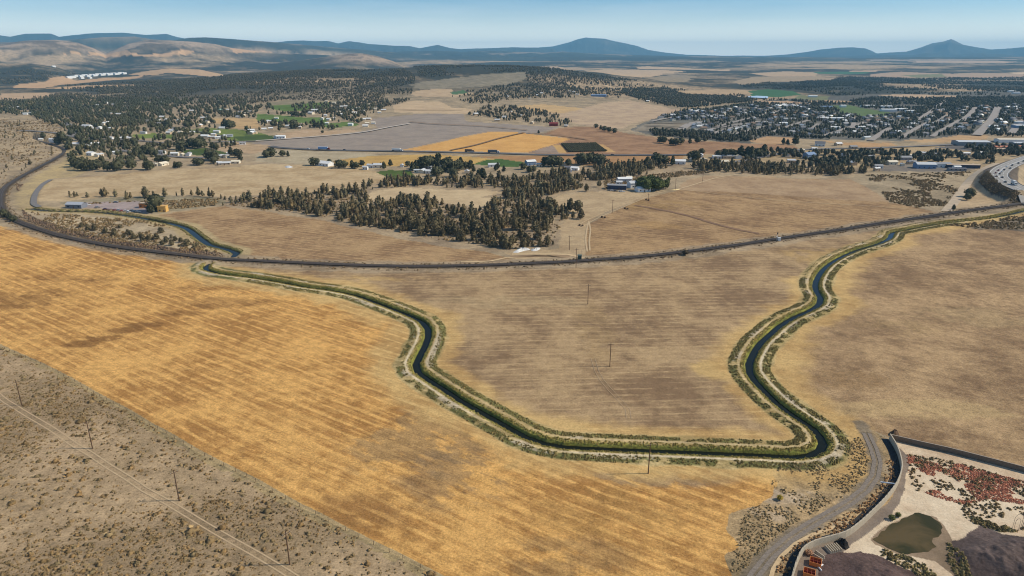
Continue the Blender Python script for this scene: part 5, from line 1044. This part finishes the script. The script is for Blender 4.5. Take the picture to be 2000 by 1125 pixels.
one('warehouse', 1895, 283, 46, 22, 5.5, GREY, LG, 'long grey roofed warehouse before the town', 'warehouse', rz=-.08, rh=1.5)
one('warehouse', 1975, 278, 46, 14, 5, WHT, CREAM, 'long cream roofed warehouse at the right edge', 'warehouse', rz=-.05, rh=1)
one('warehouse', 1993, 285, 26, 16, 5, GREY, LG, 'pale grey warehouse below the long cream one at the right edge', 'warehouse', rz=-.05, rh=1)
one('store', 1953, 292, 19, 12, 4, BRN, ORG, 'orange roofed building by the trees near the highway', 'store', rz=0, rh=1.4)
one('store', 1990, 291, 10, 9, 4, BRN, ORG, 'small orange roofed building at the right edge', 'store', rz=0, rh=1.4)
one('store', 1950, 296, 16, 9, 4, DGR, TAN, 'dark building with a tan roof in front of the orange roofed one', 'store', rz=0, rh=1)
one('store', 1992, 243, 18, 12, 5, LG, LG, 'pale flat store high at the right edge of the town', 'store', flatroof=True)
one('store', 1992, 251, 24, 16, 6, BLU, WHT, 'pale blue store with a white roof at the right edge of the town', 'store', rz=0, flatroof=True)
one('store', 1949, 257, 12, 10, 4.5, WHT, WHT, 'white store beside the wide pale street', 'store', rz=.3)
one('store', 1939, 250, 14, 8, 4, WHT, WHT, 'white roofed store left of the pale blue store', 'store', rz=-.5)
one('long_shed', 1886, 303, 10, 5, 3, LG, WHT, 'small white roofed shed among the dark trees before the highway', 'shed', rz=0)
one('long_shed', 1917, 301.5, 8, 5, 3, LG, WHT, 'tiny white roofed shed right of the dark trees before the highway', 'shed', rz=0)
one('long_shed', 1766, 312, 16, 8, 3.5, GREY, GREY, 'grey roofed long house with a white gable before the industrial yard', 'house', rz=0)
one('blue_warehouse', 1805, 328, 22, 12, 5, BLU, LG, 'blue walled workshop with a white gable in the industrial yard', 'workshop', rz=-.1, rh=2.2)
one('open_shed', 1837, 326, 20, 11, 4.5, WHT, GREY, 'white framed open shed in the middle of the industrial yard', 'shed', rz=-.05, rh=1.2)
one('storage_block', 1878, 327.5, 38, 9, 4, NAVY, TAN, 'very long dark storage block at the right of the industrial yard', 'storage block', rz=-.12, rh=.6)
one('storage_block', 1868, 333, 20, 6, 2.8, GREY, DGR, 'low grey storage block in front of the very long dark one', 'storage block', rz=-.05, rh=.5)
one('white_workshop', 1868, 330, 8, 5, 3, WHT, WHT, 'small white shed between the two storage blocks', 'shed', rz=0)
for (u, v, w_, lb) in [(1541,209.5,46,'long white school building left of the green sports field'),(1525,208,30,'white school wing behind the long white school building'),(1612,211.5,32,'pale blue school building above the trees of the town'),(1646,209.5,14,'small pale pavilion on the green sports field'),(1694,209.5,32,'long white building right of the green sports field'),(1730,211,28,'grey-white long building in the upper town'),(1734,217.5,34,'bright white building in the middle of the upper town'),(1759,216.5,34,'large bright white building, tallest of the upper town'),(1777,220,22,'white building at the right end of the bright row'),(1606,234,26,'long white roofed building in the left of the town'),(1632,235,30,'white building with a bright gable in the middle of the town'),(1587,189.8,28,'lone white building on the fields behind the town'),(1681,252.5,12,'pale house by the street junction of the town'),(1630,253.5,16,'pale grey long house inside the dark town trees'),(1529,245,15,'white roofed house at the left of the town trees'),(1169,188.5,46,'large blue-grey roofed building beside the far green paddocks'),(1984,183,24,'white block building high on the far side of the town'),(1975,180,24,'pale building beside the white block on the far side of the town'),(1660,229,16,'white roofed building below the sports field'),(1648,231,14,'small white building beside the white gabled one')]:
    one('town_building', u, v, w_, 11 if w_ < 30 else 14, 5, WHT if u != 1169 else BLU, (200,212,224) if u in (1612, 1169) else WHT, lb, 'building', rz=random.Random(u).uniform(-.12, .12), detail=False, rh=1.2) if False else building('town_building', u, v, w_, 11 if w_ < 30 else 14, 5, BLU if u == 1169 else WHT, BLU if u in (1612, 1169) else WHT, lb, 'building', None, rz=random.Random(u).uniform(-.12, .12), detail=False, rh=1.2)
for k, (u, v, w_) in enumerate([(135,153,26),(142,152,30),(150,150,30),(158,150.5,20),(165,149,34),(172,150,20),(178,148,30),(185,149,26),(192,147,40),(200,147.5,30),(207,146,40),(214,147,34),(221,145.5,34),(228,146,34),(236,144.5,40),(243,145,24),(160,154,18),(176,153.5,14)]):
    building('mill_building', u, v, w_, 16, 8, WHT, WHT, 'bright white mill building in the cluster on the pale field at the far left', 'building', 'white mill buildings at the far left', rz=1.15, detail=False, rh=2.4)
building('mill_building', 105, 131, 20, 12, 6, WHT, WHT, 'lone white building on the slope above the white mill cluster', 'building', None, rz=1.1, detail=False)
# town houses: individuals down to about 300 in all, the rest as one mass
g = np.random.RandomState(77)
est = flat([(1345,262),(1352,252),(1365,244),(1400,247),(1440,244),(1400,258),(1366,267)]); thp = []
sub = flat([(1384,268),(1400,262),(1450,248),(1500,238),(1500,262),(1460,276),(1430,276)])
def rowhouses(px, dx, dy, seed, jitter=2.5):
    P = flat(px); a = P.min(0); b = P.max(0); gg = np.random.RandomState(seed); X, Y = np.meshgrid(np.arange(a[0], b[0], dx), np.arange(a[1], b[1], dy)); q = np.stack([X.ravel(), Y.ravel()], 1)
    q = q+gg.uniform(-jitter, jitter, q.shape); return q[pip(q[:, 0], q[:, 1], P)]
est_h = rowhouses([(1345,266),(1342,258),(1356,247),(1372,242),(1450,246),(1500,240),(1480,252),(1440,262),(1400,270),(1360,268)], 17, 27, 1)
nor_h = rowhouses([(1262,237),(1300,228),(1345,218),(1400,218),(1400,236),(1350,237),(1300,237)], 19, 34, 2)
mid_h = rowhouses([(1400,236),(1400,214),(1560,200),(1620,225),(1760,230),(1850,215),(1990,205),(1990,262),(1880,260),(1760,270),(1600,268),(1500,262),(1500,240)], 27, 36, 3, 10)
mid_h = mid_h[g.rand(len(mid_h)) < .85]
nst = lambda P: P[np.all([~near_line(P, flat(p_), wd_*.5+5) for p_, wd_ in STREETS], axis=0)]
est_h = nst(est_h); nor_h = nst(nor_h); mid_h = nst(mid_h)
allh = np.vstack([est_h, nor_h, mid_h]); rg = paint(allh[:, 0], allh[:, 1], want=False); allh = allh[~np.isin(rg, [NID['green_field'], NID['stubble_field'], NID['gravel_yard']])]
allh = allh[np.argsort(np.hypot(allh[:, 0], allh[:, 1]))]
NI = max(0, 296-HB)
for i, (x, y) in enumerate(allh[:NI]):
    rf = [DGR, GREY, DGR, BRN, GREY, LG][g.randint(6)]; cn = {DGR:'dark grey', GREY:'grey', BRN:'brown', LG:'pale grey', WHT:'white'}[rf]
    u, v = topx(x, y); where = 'lower edge of the new estate' if u < 1420 else 'near edge of the town'
    building('town_house', u, v, 11, 8, 4, [CREAM, TAN, GREY][g.randint(3)], rf, cn+'-roofed house in the close rows at the '+where, 'house', 'town houses at the '+where+', '+cn+' roofs', rz=[.25, 1.8][g.randint(2)], detail=False, rh=2.2, pos=(x, y, gz(x, y)))
rest_h = allh[NI:]
def house_arrays(wall, roof):
    m = MB(); m.box((0, 0, -.2), (1.3, .9, .65)); k = len(m.v); m.gable(1.3, .9, .46, .26, .06, .03); V = np.array(m.v); F = []
    for f in m.f:
        for i in range(1, len(f)-1): F.append((f[0], f[i], f[i+1]))
    return V, np.array(F), np.array([np.array(wall)]*k+[np.array(roof)]*(len(V)-k))
hv = [house_arrays(srgb(a), srgb(b)) for a, b in ((CREAM, DGR), (CREAM, GREY), (TAN, BRN), (GREY, LG), (CREAM, GREY), (TAN, WHT), (TAN, GREY), (GREY, DGR), (TAN, DGR), (TAN, BRN))]
VV = []; FF = []; CC = []; k = 0
for (x, y) in rest_h:
    V, F, C = hv[g.randint(len(hv))]; a = [.25, 1.8, .1][g.randint(3)]; s = g.uniform(6.5, 10); c_, s_ = math.cos(a), math.sin(a); z = gz(x, y)
    VV.append(np.stack([(V[:, 0]*c_-V[:, 1]*s_)*s+x, (V[:, 0]*s_+V[:, 1]*c_)*s+y, V[:, 2]*s+z+.5], 1)); FF.append(F+k); CC.append(C); k += len(V)
tag(link('distant_houses', np_mesh('distant_houses', np.vstack(VV), np.vstack(FF), HOUSEPAINT, np.vstack(CC))), 'mass of small roofs showing between the trees of the town', 'houses', kind='stuff')

# ------------------------------------------------------------------ vehicles
TYRE = paintmat('tyre', (34,34,34), .9)
def wheel_mesh():
    m = MB(); m.cone((0, -.12, 0), (0, .12, 0), .34, .34, 14); return m.mesh('wheel', TYRE)
WHL = wheel_mesh()
def car_meshes(col):
    b = MB(); P = [(-2.2,.35),(2.2,.35),(2.25,.75),(1.3,.95),(-2.0,1.0),(-2.25,.8)]; n = len(P)
    b.add([(x, -.88, z) for x, z in P]+[(x, .88, z) for x, z in P], [tuple(range(n)), tuple(range(n, 2*n))[::-1]]+[(i, n+i, n+(i+1) % n, (i+1) % n) for i in range(n)])
    c = MB(); Q = [(-1.6,.96),(1.0,.96),(.35,1.42),(-1.15,1.45)]; n = 4
    c.add([(x, -.76*(1 if z < 1.2 else .85), z) for x, z in Q]+[(x, .76*(1 if z < 1.2 else .85), z) for x, z in Q], [tuple(range(n)), tuple(range(n, 2*n))[::-1]]+[(i, n+i, n+(i+1) % n, (i+1) % n) for i in range(n)])
    r = MB(); r.box((-.4, 0, 1.44), (1.5, 1.3, .05)); m = paintmat('car_%d_%d_%d' % col, col, .3, .2, .02, 1, .5)
    return b.mesh('body', m), c.mesh('windows', GLASS), r.mesh('roof', m)
_cm = {}
def car(x, y, z, a, col, label, group=None):
    if col not in _cm: _cm[col] = car_meshes(col)
    r = empty('car', (x, y, z), a); tag(r, label, 'car', group); b, c, t = _cm[col]; link('body', b, r); link('windows', c, r); link('roof', t, r)
    for wx in (-1.4, 1.4):
        for wy in (-.8, .8): link('wheel', WHL, r, (wx, wy, .34))
def truck(x, y, z, a, cab, box, label, blen=13.0, name='lorry', group=None, bh=2.8):
    r = empty(name, (x, y, z), a); tag(r, label, 'lorry', group)
    m = MB(); m.box((blen/2+1.6, 0, .5), (2.3, 2.4, 2.3), 0, .96); m.box((blen/2+3.1, 0, .5), (1.0, 2.1, 1.2)); m.build('cab', cmat(cab), r)
    q = MB(); q.box((blen/2+2.55, 0, 1.75), (.5, 2.2, .8)); q.build('windscreen', GLASS, r)
    t = MB(); t.box((0, 0, 1.1), (blen, 2.5, bh)); t.build('trailer', cmat(box), r)
    f = MB(); f.box((.5, 0, .7), (blen+2, 1.2, .35)); f.build('chassis', TYRE, r)
    for wx in (-blen/2+1, -blen/2+2.2, blen/2-.5, blen/2+2.4):
        for wy in (-1.1, 1.1): o = link('wheel', WHL, r, (wx, wy, .5)); o.scale = (1.45, 1.4, 1.45)
def on_line(u, v, L, zoff, lift):
    p = flat([(u, v)], zoff)[0]; d, i = polydist(p[:1], p[1:], L); k = min(int(i[0]), len(L)-2); t = L[k+1]-L[k]; return p[0], p[1], gz(p[0], p[1])+lift, math.atan2(t[1], t[0])
CARS = [(1999,316,(60,60,64),'dark'),(1989,320,(70,70,76),'grey'),(1977,324,(44,46,50),'black'),(1966,327,(225,225,222),'white'),(1961,333,(52,54,58),'black'),(1956,337,(210,210,208),'white'),(1952,341,(48,50,54),'black'),(1944,339,(128,60,50),'red-brown'),(1946,346,(140,110,90),'tan'),(1957,348,(50,50,54),'black'),(1963,357,(74,72,72),'grey'),(1973,330,(120,120,122),'silver'),(1950,334,(150,80,66),'faded red')]
wh = ['farthest up at the frame edge','second from the frame edge','just below the slip road','on the inner side of the bend','behind the bend apex','just before the bend apex','on the near side of the apex','on the outer lane at the bend','on the outer lane past the bend','in the inner lane past the bend','closest behind the lorry','near the inner barrier','at the apex near the outer barrier']
for (u, v, c, cn), wv in zip(CARS, wh):
    x, y, z, a = on_line(u, v, HWY, ZH, .45); car(x, y, z, a, c, cn+' car on the raised highway, '+wv, 'cars on the highway')
x, y, z, a = on_line(1979, 361, HWY, ZH, .45); truck(x, y, z, a+math.pi, WHT, LG, 'white box lorry on the raised highway at the right edge', 8.0)
CR = flat([(528,287),(550,290),(620,293.5),(700,295.5),(800,298),(900,300),(1000,302.3),(1100,304),(1200,304),(1300,303.4),(1350,302.5)])
for u, v, cab, box, bl, lb in [(631,293.6,RED,(150,175,205),14,'lorry with red cab and pale blue trailer on the country road beside the grey field'),(774,297.5,WHT,WHT,12,'white lorry on the country road at the grain field corner'),(915,299.8,BRN,BRN,10,'dark brown lorry on the country road below the orange grain field'),(962,301,WHT,DGR,13,'dark lorry with a white cab on the country road below the orange grain field')]:
    x, y, z, a = on_line(u, v, CR, 0, 1.0); truck(x, y, z, a, cab, box, lb, bl)
for u, v, c, lb in [(602,292.8,(225,225,222),'white car on the country road left of the red-cab lorry'),(673,294.8,(60,50,46),'dark car on the country road between two lorries'),(922,300.2,(230,230,228),'white car just ahead of the dark brown lorry'),(1196,304,(60,54,50),'dark car alone on the country road below the orchard')]:
    x, y, z, a = on_line(u, v, CR, 0, 1.0); car(x, y, z, a, c, lb)
YC = [(206,409.5,(128,66,50)),(216,410.5,(150,120,90)),(232,411.5,(225,222,214)),(238,412.5,(150,70,60)),(246,413,(226,224,220)),(252,415,(190,186,180)),(258,412.5,(90,100,110)),(264,413.8,(84,92,100)),(270,414.5,(200,196,188)),(225,411,(160,84,60)),(165,402,(210,208,204)),(172,401,(225,225,222)),(226,396,(130,130,130)),(190,406,(120,116,112))]
for k, (u, v, c) in enumerate(YC):
    x, y, z = P3(u, v); car(x, y, z, [.2, 1.2, -.3, .8][k % 4], c, 'parked car in the work yard above the narrow canal', 'cars parked in the work yard')
for k, (u, v, c) in enumerate([(1196,373,(210,206,200)),(1202,374,(90,80,70)),(1212,374.5,(228,228,224)),(1216,375,(228,228,224)),(1190,372.5,(150,140,120))]):
    x, y, z = P3(u, v); car(x, y, z, .1, c, 'parked vehicle in the row in front of the long dark farm barn', 'vehicles parked before the farm barn')
building('yard_shed', 150, 405.5, 15, 8, 3.6, (120,122,128), (168,170,172), 'blue-grey roofed shed with a white gable in the work yard', 'shed', rz=-.1, rh=1.6)
building('yellow_shed', 319, 413, 7, 6, 5, (214,166,90), (214,170,100), 'bright yellow shed right of the dark tree at the work yard', 'shed', rz=.1, flatroof=True)
building('yellow_shed', 281, 405, 6, 5, 4, (190,120,60), TAN, 'orange brown shed at the back of the work yard', 'shed', rz=.1, flatroof=True)
# ------------------------------------------------------------------ poles, fence, small things
POLEM = paintmat('pole_wood', (98,74,54), .9); INS = paintmat('insulator', (150,150,146), .3)
def pole_mesh(h):
    m = MB(); m.cone((0, 0, -.5), (0, 0, h), .19, .13, 10); return m.mesh('pole', POLEM)
xa = MB(); xa.box((0, 0, 0), (2.4, .12, .14)); XA = xa.mesh('crossarm', POLEM); im = MB(); im.cone((0, 0, 0), (0, 0, .25), .07, .05, 6); IM = im.mesh('insulator', INS); _pm = {}
POLES = [(1191,716,11.6,'utility pole in the middle of the brown fallow field, with a long shadow'),(1148,594,11.6,'utility pole in the upper middle of the brown fallow field'),(1266,925,11.6,'utility pole just below the bottom reach of the canal'),(43,792,11,'utility pole nearest the left edge of the sagebrush flat'),(181,876,11,'utility pole beside the dirt track, second from the left on the sagebrush flat'),(350,978,11,'utility pole right of the dirt track, third on the sagebrush flat'),(566,1103,11,'utility pole near the bottom edge on the sagebrush flat'),
 (1125,523,13,'tall utility pole right beside the railway and the green cabinet'),(1112,488,10.5,'utility pole on the pale ground above the green cabinet'),(1196,415,11.5,'utility pole beside the twin field track below the farm'),(1319,369,11,'utility pole at the track junction right of the farm'),(1372,355,10,'utility pole in front of the right end of the juniper strip'),(1266,391,6.5,'short pole by the field track in front of the farm'),(1406,341,15,'tall pole rising out of the juniper strip')]
for u, v, h, lb in POLES:
    x, y, z = P3(u, v); r = empty('utility_pole', (x, y, z), .12 if u > 700 else .9); tag(r, lb, 'utility pole', 'utility poles')
    _pm.setdefault(h, None); _pm[h] = _pm[h] or pole_mesh(h); link('pole', _pm[h], r); link('crossarm', XA, r, (0, -.16, h-.9))
    for k in (-1.1, 0, 1.1): link('insulator', IM, r, (k, -.16, h-.76 if k else h-.76))
fp = catmull(flat(FENCE_PX), 4.6); fo = fp[0]; fr_ = empty('wire_fence', (fo[0], fo[1], 0)); tag(fr_, 'low wire fence on dark posts between the golden stubble field and the sagebrush flat', 'fence')
pm_ = MB(); pm_.cone((0, 0, -.3), (0, 0, 1.45), .075, .06, 6); PM = pm_.mesh('post', POLEM)
vis = [p for p in fp if -60 < topx(*p)[0] < 960][:100]
for p in vis: link('post', PM, fr_, (p[0]-fo[0], p[1]-fo[1], gz(*p)))
for hz_ in (.45, .85, 1.25):
    V = []
    me = wall_along('wire', np.array(fp)-fo, hz_+.02, .02, GALV, zf=0, base=hz_-.01); link('wire', me, fr_)
# trackside cabinet
x, y, z = P3(1132, 506); r = empty('signal_cabinet', (x, y, z), -.15); tag(r, 'dark green trackside cabinet with a pale door beside the railway', 'cabinet')
m = MB(); m.box((0, 0, 0), (2.6, 2.4, 2.7)); m.build('cabinet_body', paintmat('cabinet_green', (70,84,70), .6), r); m = MB(); m.box((0, 0, 2.703), (3.0, 2.8, .22)); m.build('roof', paintmat('cabinet_roof', (90,100,88), .6), r)
m = MB(); m.box((-1.33, 0, .1), (.05, .9, 2.0)); m.build('door', cmat(LG), r); m = MB(); m.cone((.9, .9, 2.9), (.9, .9, 6.2), .05, .04, 6); m.build('antenna', GALV, r)
# signal by the track
x, y, z = P3(1517, 470); r = empty('railway_signal', (x, y, z), 0); tag(r, 'white railway signal mast with a small hut beside the track', 'signal')
m = MB(); m.cone((0, 0, 0), (0, 0, 6.5), .12, .1, 8); m.build('mast', cmat(WHT), r); m = MB(); m.box((0, -.2, 4.8), (.7, .25, 1.5)); m.build('signal_head', TYRE, r)
m = MB(); m.box((1.8, .3, 0), (1.8, 1.6, 2.2)); m.build('hut', cmat(WHT), r); m = MB(); m.box((1.8, .3, 2.203), (2.1, 1.9, .15)); m.build('roof', cmat(LG), r); m = MB(); m.box((-.4, 0, 3.2), (1.2, .9, .08)); m.build('platform', cmat(LG), r)
# dark bush beside the track
make_trees('trackside_bush', [RK[2]], flat([(1338,499)]), [3.6], (.06,.055,.04), 'dark round bush growing against the railway ballast', 'bush', None, 3, (1.3, 1.4))
# white sheeting
def crumple(name, px, hgt, mat, label, cat, seed, n=14):
    P = flat(px); c = P.mean(0); g = np.random.RandomState(seed); ring = catmull(np.vstack([P, P[:1]]), 1.5)[:-1]; V = [(0, 0, hgt)]; F = []; k = len(ring); L = 5
    for j in range(1, L+1):
        for p in ring:
            q = (p-c)*(j/L); V.append((q[0], q[1], max(.0, hgt*(1-(j/L)**2)*g.uniform(.35, 1.25))+(.05 if j < L else -.05)))
    for i in range(k): F.append((0, 1+i, 1+(i+1) % k))
    for j in range(L-1):
        for i in range(k): a = 1+j*k+i; b = 1+j*k+(i+1) % k; F += [(a, a+k, b+k, b)]
    me = bpy.data.meshes.new(name); me.from_pydata(V, [], F); me.materials.append(mat); o = link(name, me, None, (c[0], c[1], gz(*c))); return tag(o, label, cat)
SHEET = paintmat('white_sheeting', (206,202,192), .5, 0, .05, .4)
crumple('plastic_sheeting', [(1001,493),(1012,487),(1020,484),(1030,484),(1036,488),(1025,490),(1010,494)], 1.3, SHEET, 'crumpled white plastic sheeting over a mound at the lower edge of the wood, left heap', 'sheeting', 3)
crumple('plastic_sheeting', [(1036,488),(1044,486),(1055,484),(1056,486),(1049,490),(1040,491)], 1.0, SHEET, 'crumpled white plastic sheeting at the lower edge of the wood, smaller right heap', 'sheeting', 4)
crumple('earth_bank', [(996,500),(1060,499.5),(1108,499),(1116,501),(1110,504),(1060,502),(1000,503)], .9, paintmat('dry_earth', (150,124,92), .95, 0, .15), 'long low earth bank above the railway left of the green cabinet', 'bank', 5)
crumple('brush_pile', [(1738,846),(1744,840),(1752,842),(1757,851),(1750,856),(1742,854)], 1.6, paintmat('dead_brush', (92,70,48), .95, 0, .4, 2.5), 'heap of dark dead brush at the corner of the two walls', 'brush pile', 6)
crumple('rubble_heap', [(1630,1060),(1640,1050),(1650,1058),(1660,1070),(1652,1075),(1642,1068)], 1.8, paintmat('black_rubble', (44,40,36), .95, 0, .4, 2.0), 'black rubble heap behind the row of concrete barriers', 'rubble heap', 7)
crumple('white_stones', [(555,326.5),(566,325),(572,327),(562,328.5)], 1.5, cmat(LG), 'pale stone heap on the cream field left of the long white rounded shed', 'stone heap', 8)
crumple('straw_heap', [(1309,371),(1320,370),(1330,371),(1320,372.5)], .8, paintmat('straw', (224,196,140), .9), 'bright straw heap at the edge of the track right of the farm', 'straw heap', 9)
for k, (u, v, side) in enumerate([(1262,391,'upper pair, left'),(1266.5,392,'upper pair, right'),(1220.5,408,'middle pair, left'),(1225.5,409,'middle pair, right'),(1175.5,425,'lower pair, left'),(1181,426,'lower pair, right'),(1132,441,'lowest pair, left'),(1137.5,442,'lowest pair, right')]):
    x, y, z = P3(u, v); m = MB(); m.cone((-.6, 0, .72), (.6, 0, .72), .75, .75, 16); m.cone((-.63, 0, .72), (.63, 0, .72), .3, .3, 12); o = m.build('round_bale', paintmat('weathered_bale', (74,58,44), .95), None, (x, y, z)); o.rotation_euler = (0, 0, .4); tag(o, 'small dark round bale beside the twin field track below the farm, '+side, 'bale', 'dark bales along the field track')
# white pipe at the wall
p0 = flat([(1719,946)])[0]; p1 = flat([(1748,955)])[0]; m = MB(); m.cone((0, 0, .9), (p1[0]-p0[0], p1[1]-p0[1], 1.9), .2, .2, 12); r = empty('white_pipe', (p0[0], p0[1], 0)); tag(r, 'straight white pipe running from the roadside to the top of the pale wall', 'pipe'); m.build('pipe', cmat((240,240,236)), r)
m = MB(); m.cone((.6, 0, 0), (.6, 0, .75), .08, .08, 6); m.build('prop', GALV, r)
# concrete barriers
def barrier(u0, v0, u1, v1, label):
    a, b = flat([(u0, v0), (u1, v1)]); c = (a+b)/2; Lg = np.linalg.norm(b-a); r = empty('concrete_barrier', (c[0], c[1], 0), math.atan2(b[1]-a[1], b[0]-a[0])); m = MB()
    prof = [(-.34,0),(.34,0),(.34,.12),(.17,.35),(.11,.85),(-.11,.85),(-.17,.35),(-.34,.12)]; n = 8; V = [(-Lg/2, y, z) for y, z in prof]+[(Lg/2, y, z) for y, z in prof]
    m.add(V, [tuple(range(n)), tuple(range(n, 2*n))[::-1]]+[(i, n+i, n+(i+1) % n, (i+1) % n) for i in range(n)]); o = m.build('concrete_barrier', CONC); bpy.data.objects.remove(r); o.location = (c[0], c[1], .02); o.rotation_euler = (0, 0, math.atan2(b[1]-a[1], b[0]-a[0])); tag(o, label, 'barrier', 'concrete barriers in the gravel yard')
ordn = ['first (leftmost)','second','third','fourth','fifth','sixth (rightmost)']
for k in range(6): barrier(1611+k*4.2, 1069-k*.9, 1623+k*4.2, 1082-k*.9, ordn[k]+' barrier in the tight row of six concrete barriers by the pale wall')
barrier(1592, 1079, 1610, 1092, 'upper of the two separate concrete barriers left of the row of six'); barrier(1587, 1085, 1606, 1096.5, 'lower of the two separate concrete barriers left of the row of six')
def bin_(u, v, label):
    p = flat([(u, v)])[0]; r = empty('orange_crate', (p[0], p[1], 0), -.45); tag(r, label, 'crate', 'orange open crates in the gravel yard'); OR = paintmat('orange_steel', (214,128,62), .6, 0, .15); RD = paintmat('rust_red', (142,62,40), .7)
    m = MB(); m.box((0, 0, 0), (2.9, 2.4, .12)); m.build('floor', RD, r)
    for nme, c, d in (('side_panel', (0, -1.17, .12), (2.9, .08, 1.2)), ('side_panel', (0, 1.17, .12), (2.9, .08, 1.2)), ('end_panel', (-1.42, 0, .12), (.08, 2.26, 1.2)), ('end_panel', (1.42, 0, .12), (.08, 2.26, 1.2))): m = MB(); m.box(c, d); m.build(nme, OR, r)
    for k in (-.5, .5): m = MB(); m.box((k, 0, .12), (.07, 2.24, 1.1)); m.build('divider', RD, r)
    m = MB(); m.box((0, 0, .12), (2.74, .07, 1.1)); m.build('divider', RD, r)
bin_(1592, 1102, 'orange open-topped crate with dividers in the gravel yard, upper of two'); bin_(1580, 1123, 'orange open-topped crate with dividers at the bottom edge, lower of two')
m = MB(); pb = flat([(1598,1109)])[0]; m.cone((0, 0, .25), (1.6, .9, .3), .22, .22, 10); m.cone((0, 0, .25), (.3, -1.3, .25), .22, .22, 10); o = m.build('pipe_elbow', cmat(WHT), None, (pb[0], pb[1], 0)); tag(o, 'white bent pipe piece lying between the two orange crates', 'pipe')
make_trees('pale_bush', [RK[3]], flat([(1580,1083)]), [1.6], (.42,.28,.19), 'pale tumbleweed bush against the wall beside the concrete barriers', 'bush', None, 3, (1.2, 1.3))
# arched mesh frame at the right edge
x, y, z = P3(1984, 1036); r = empty('wire_arch', (x, y, z), .1); tag(r, 'tall arched wire frame standing at the edge of the dark heap, right edge', 'frame')
def arch(w_, h, name):
    m = MB(); pts = [(-w_/2, 0, 0)]+[(-w_/2*math.cos(t), 0, h-w_/2+w_/2*math.sin(t)) for t in np.linspace(0, math.pi, 9)]+[(w_/2, 0, 0)]
    for a, b in zip(pts, pts[1:]): m.cone(a, b, .045, .045, 6)
    m.build(name, GALV, r)
arch(2.6, 5.6, 'outer_hoop'); arch(1.5, 4.0, 'inner_hoop'); m = MB(); m.cone((1.9, .2, 0), (2.3, .2, 6.2), .07, .06, 8); m.build('post', GALV, r)
# small green bushes on the pond rim
make_trees('rim_bush', [RK[0]], flat([(1742,1015),(1753,1009)]), [1.7, 1.5], (.11,.13,.05), ['round green bush on the pond rim beside the gravel yard, left', 'round green bush on the pond rim beside the gravel yard, right'], 'bush', None, 3, (1.1, 1.2))
make_trees('yellow_bush', [RK[1]], flat([(1523,976)]), [1.7], (.32,.27,.06), 'single bright yellow-green bush on the rough ground left of the gravel road', 'bush', None, 3, (1.1, 1.2))
# orchard rows
a = flat([(1098,283.5),(1163,281.5)]); b = flat([(1111,297.5),(1183,296)]); OM = FOL
for k in range(20):
    t = k/19; p = a[0]*(1-t)+a[1]*t; q = b[0]*(1-t)+b[1]*t; n = 26; s_ = np.linspace(0, 1, n)[:, None]; pts = p*(1-s_)+q*s_; z = hf(pts[:, 0], pts[:, 1]); V, F, C = merge([blob(400+j, rnd, .9, 5, .2, lat=3, lon=5) for j in range(2)], pts, z, np.full(n, 2.6), (.050,.055,.030), (1.5, 1.9), k)
    V[:, 0] -= p[0]; V[:, 1] -= p[1]; o = link('orchard_row', np_mesh('orchard_row', V, F, FOL, C), None, (p[0], p[1], 0)); tag(o, 'dark green row of fruit bushes in the small orchard beside the orange grain field', 'orchard row', 'rows of the small orchard')
# ------------------------------------------------------------------ air
hz = bpy.data.meshes.new('haze'); zb = float(gzv.min())-1.5; zt = max(float(gzv.max())+12, H+12); X = 26000.0; Y0 = -300.0; Y1 = 31000.0
b_ = MB(); b_.v = [(-X,Y0,zb),(X,Y0,zb),(X,Y1,zb),(-X,Y1,zb),(-X,Y0,zt),(X,Y0,zt),(X,Y1,zt),(-X,Y1,zt)]; b_.f = [(3,2,1,0),(4,5,6,7),(0,1,5,4),(1,2,6,5),(2,3,7,6),(3,0,4,7)]
hm = bpy.data.materials.new('haze'); hm.use_nodes = True; n = hm.node_tree; n.nodes.clear()
ho = n.nodes.new('ShaderNodeOutputMaterial'); pv = n.nodes.new('ShaderNodeVolumePrincipled')
pv.inputs['Color'].default_value = (.32, .72, 1.0, 1); pv.inputs['Density'].default_value = 4.6e-5; pv.inputs['Anisotropy'].default_value = 0.0
n.links.new(pv.outputs['Volume'], ho.inputs['Volume'])
ho_ = b_.build('haze', hm); tag(ho_, 'pale blue summer haze over the whole valley', 'haze', kind='stuff')
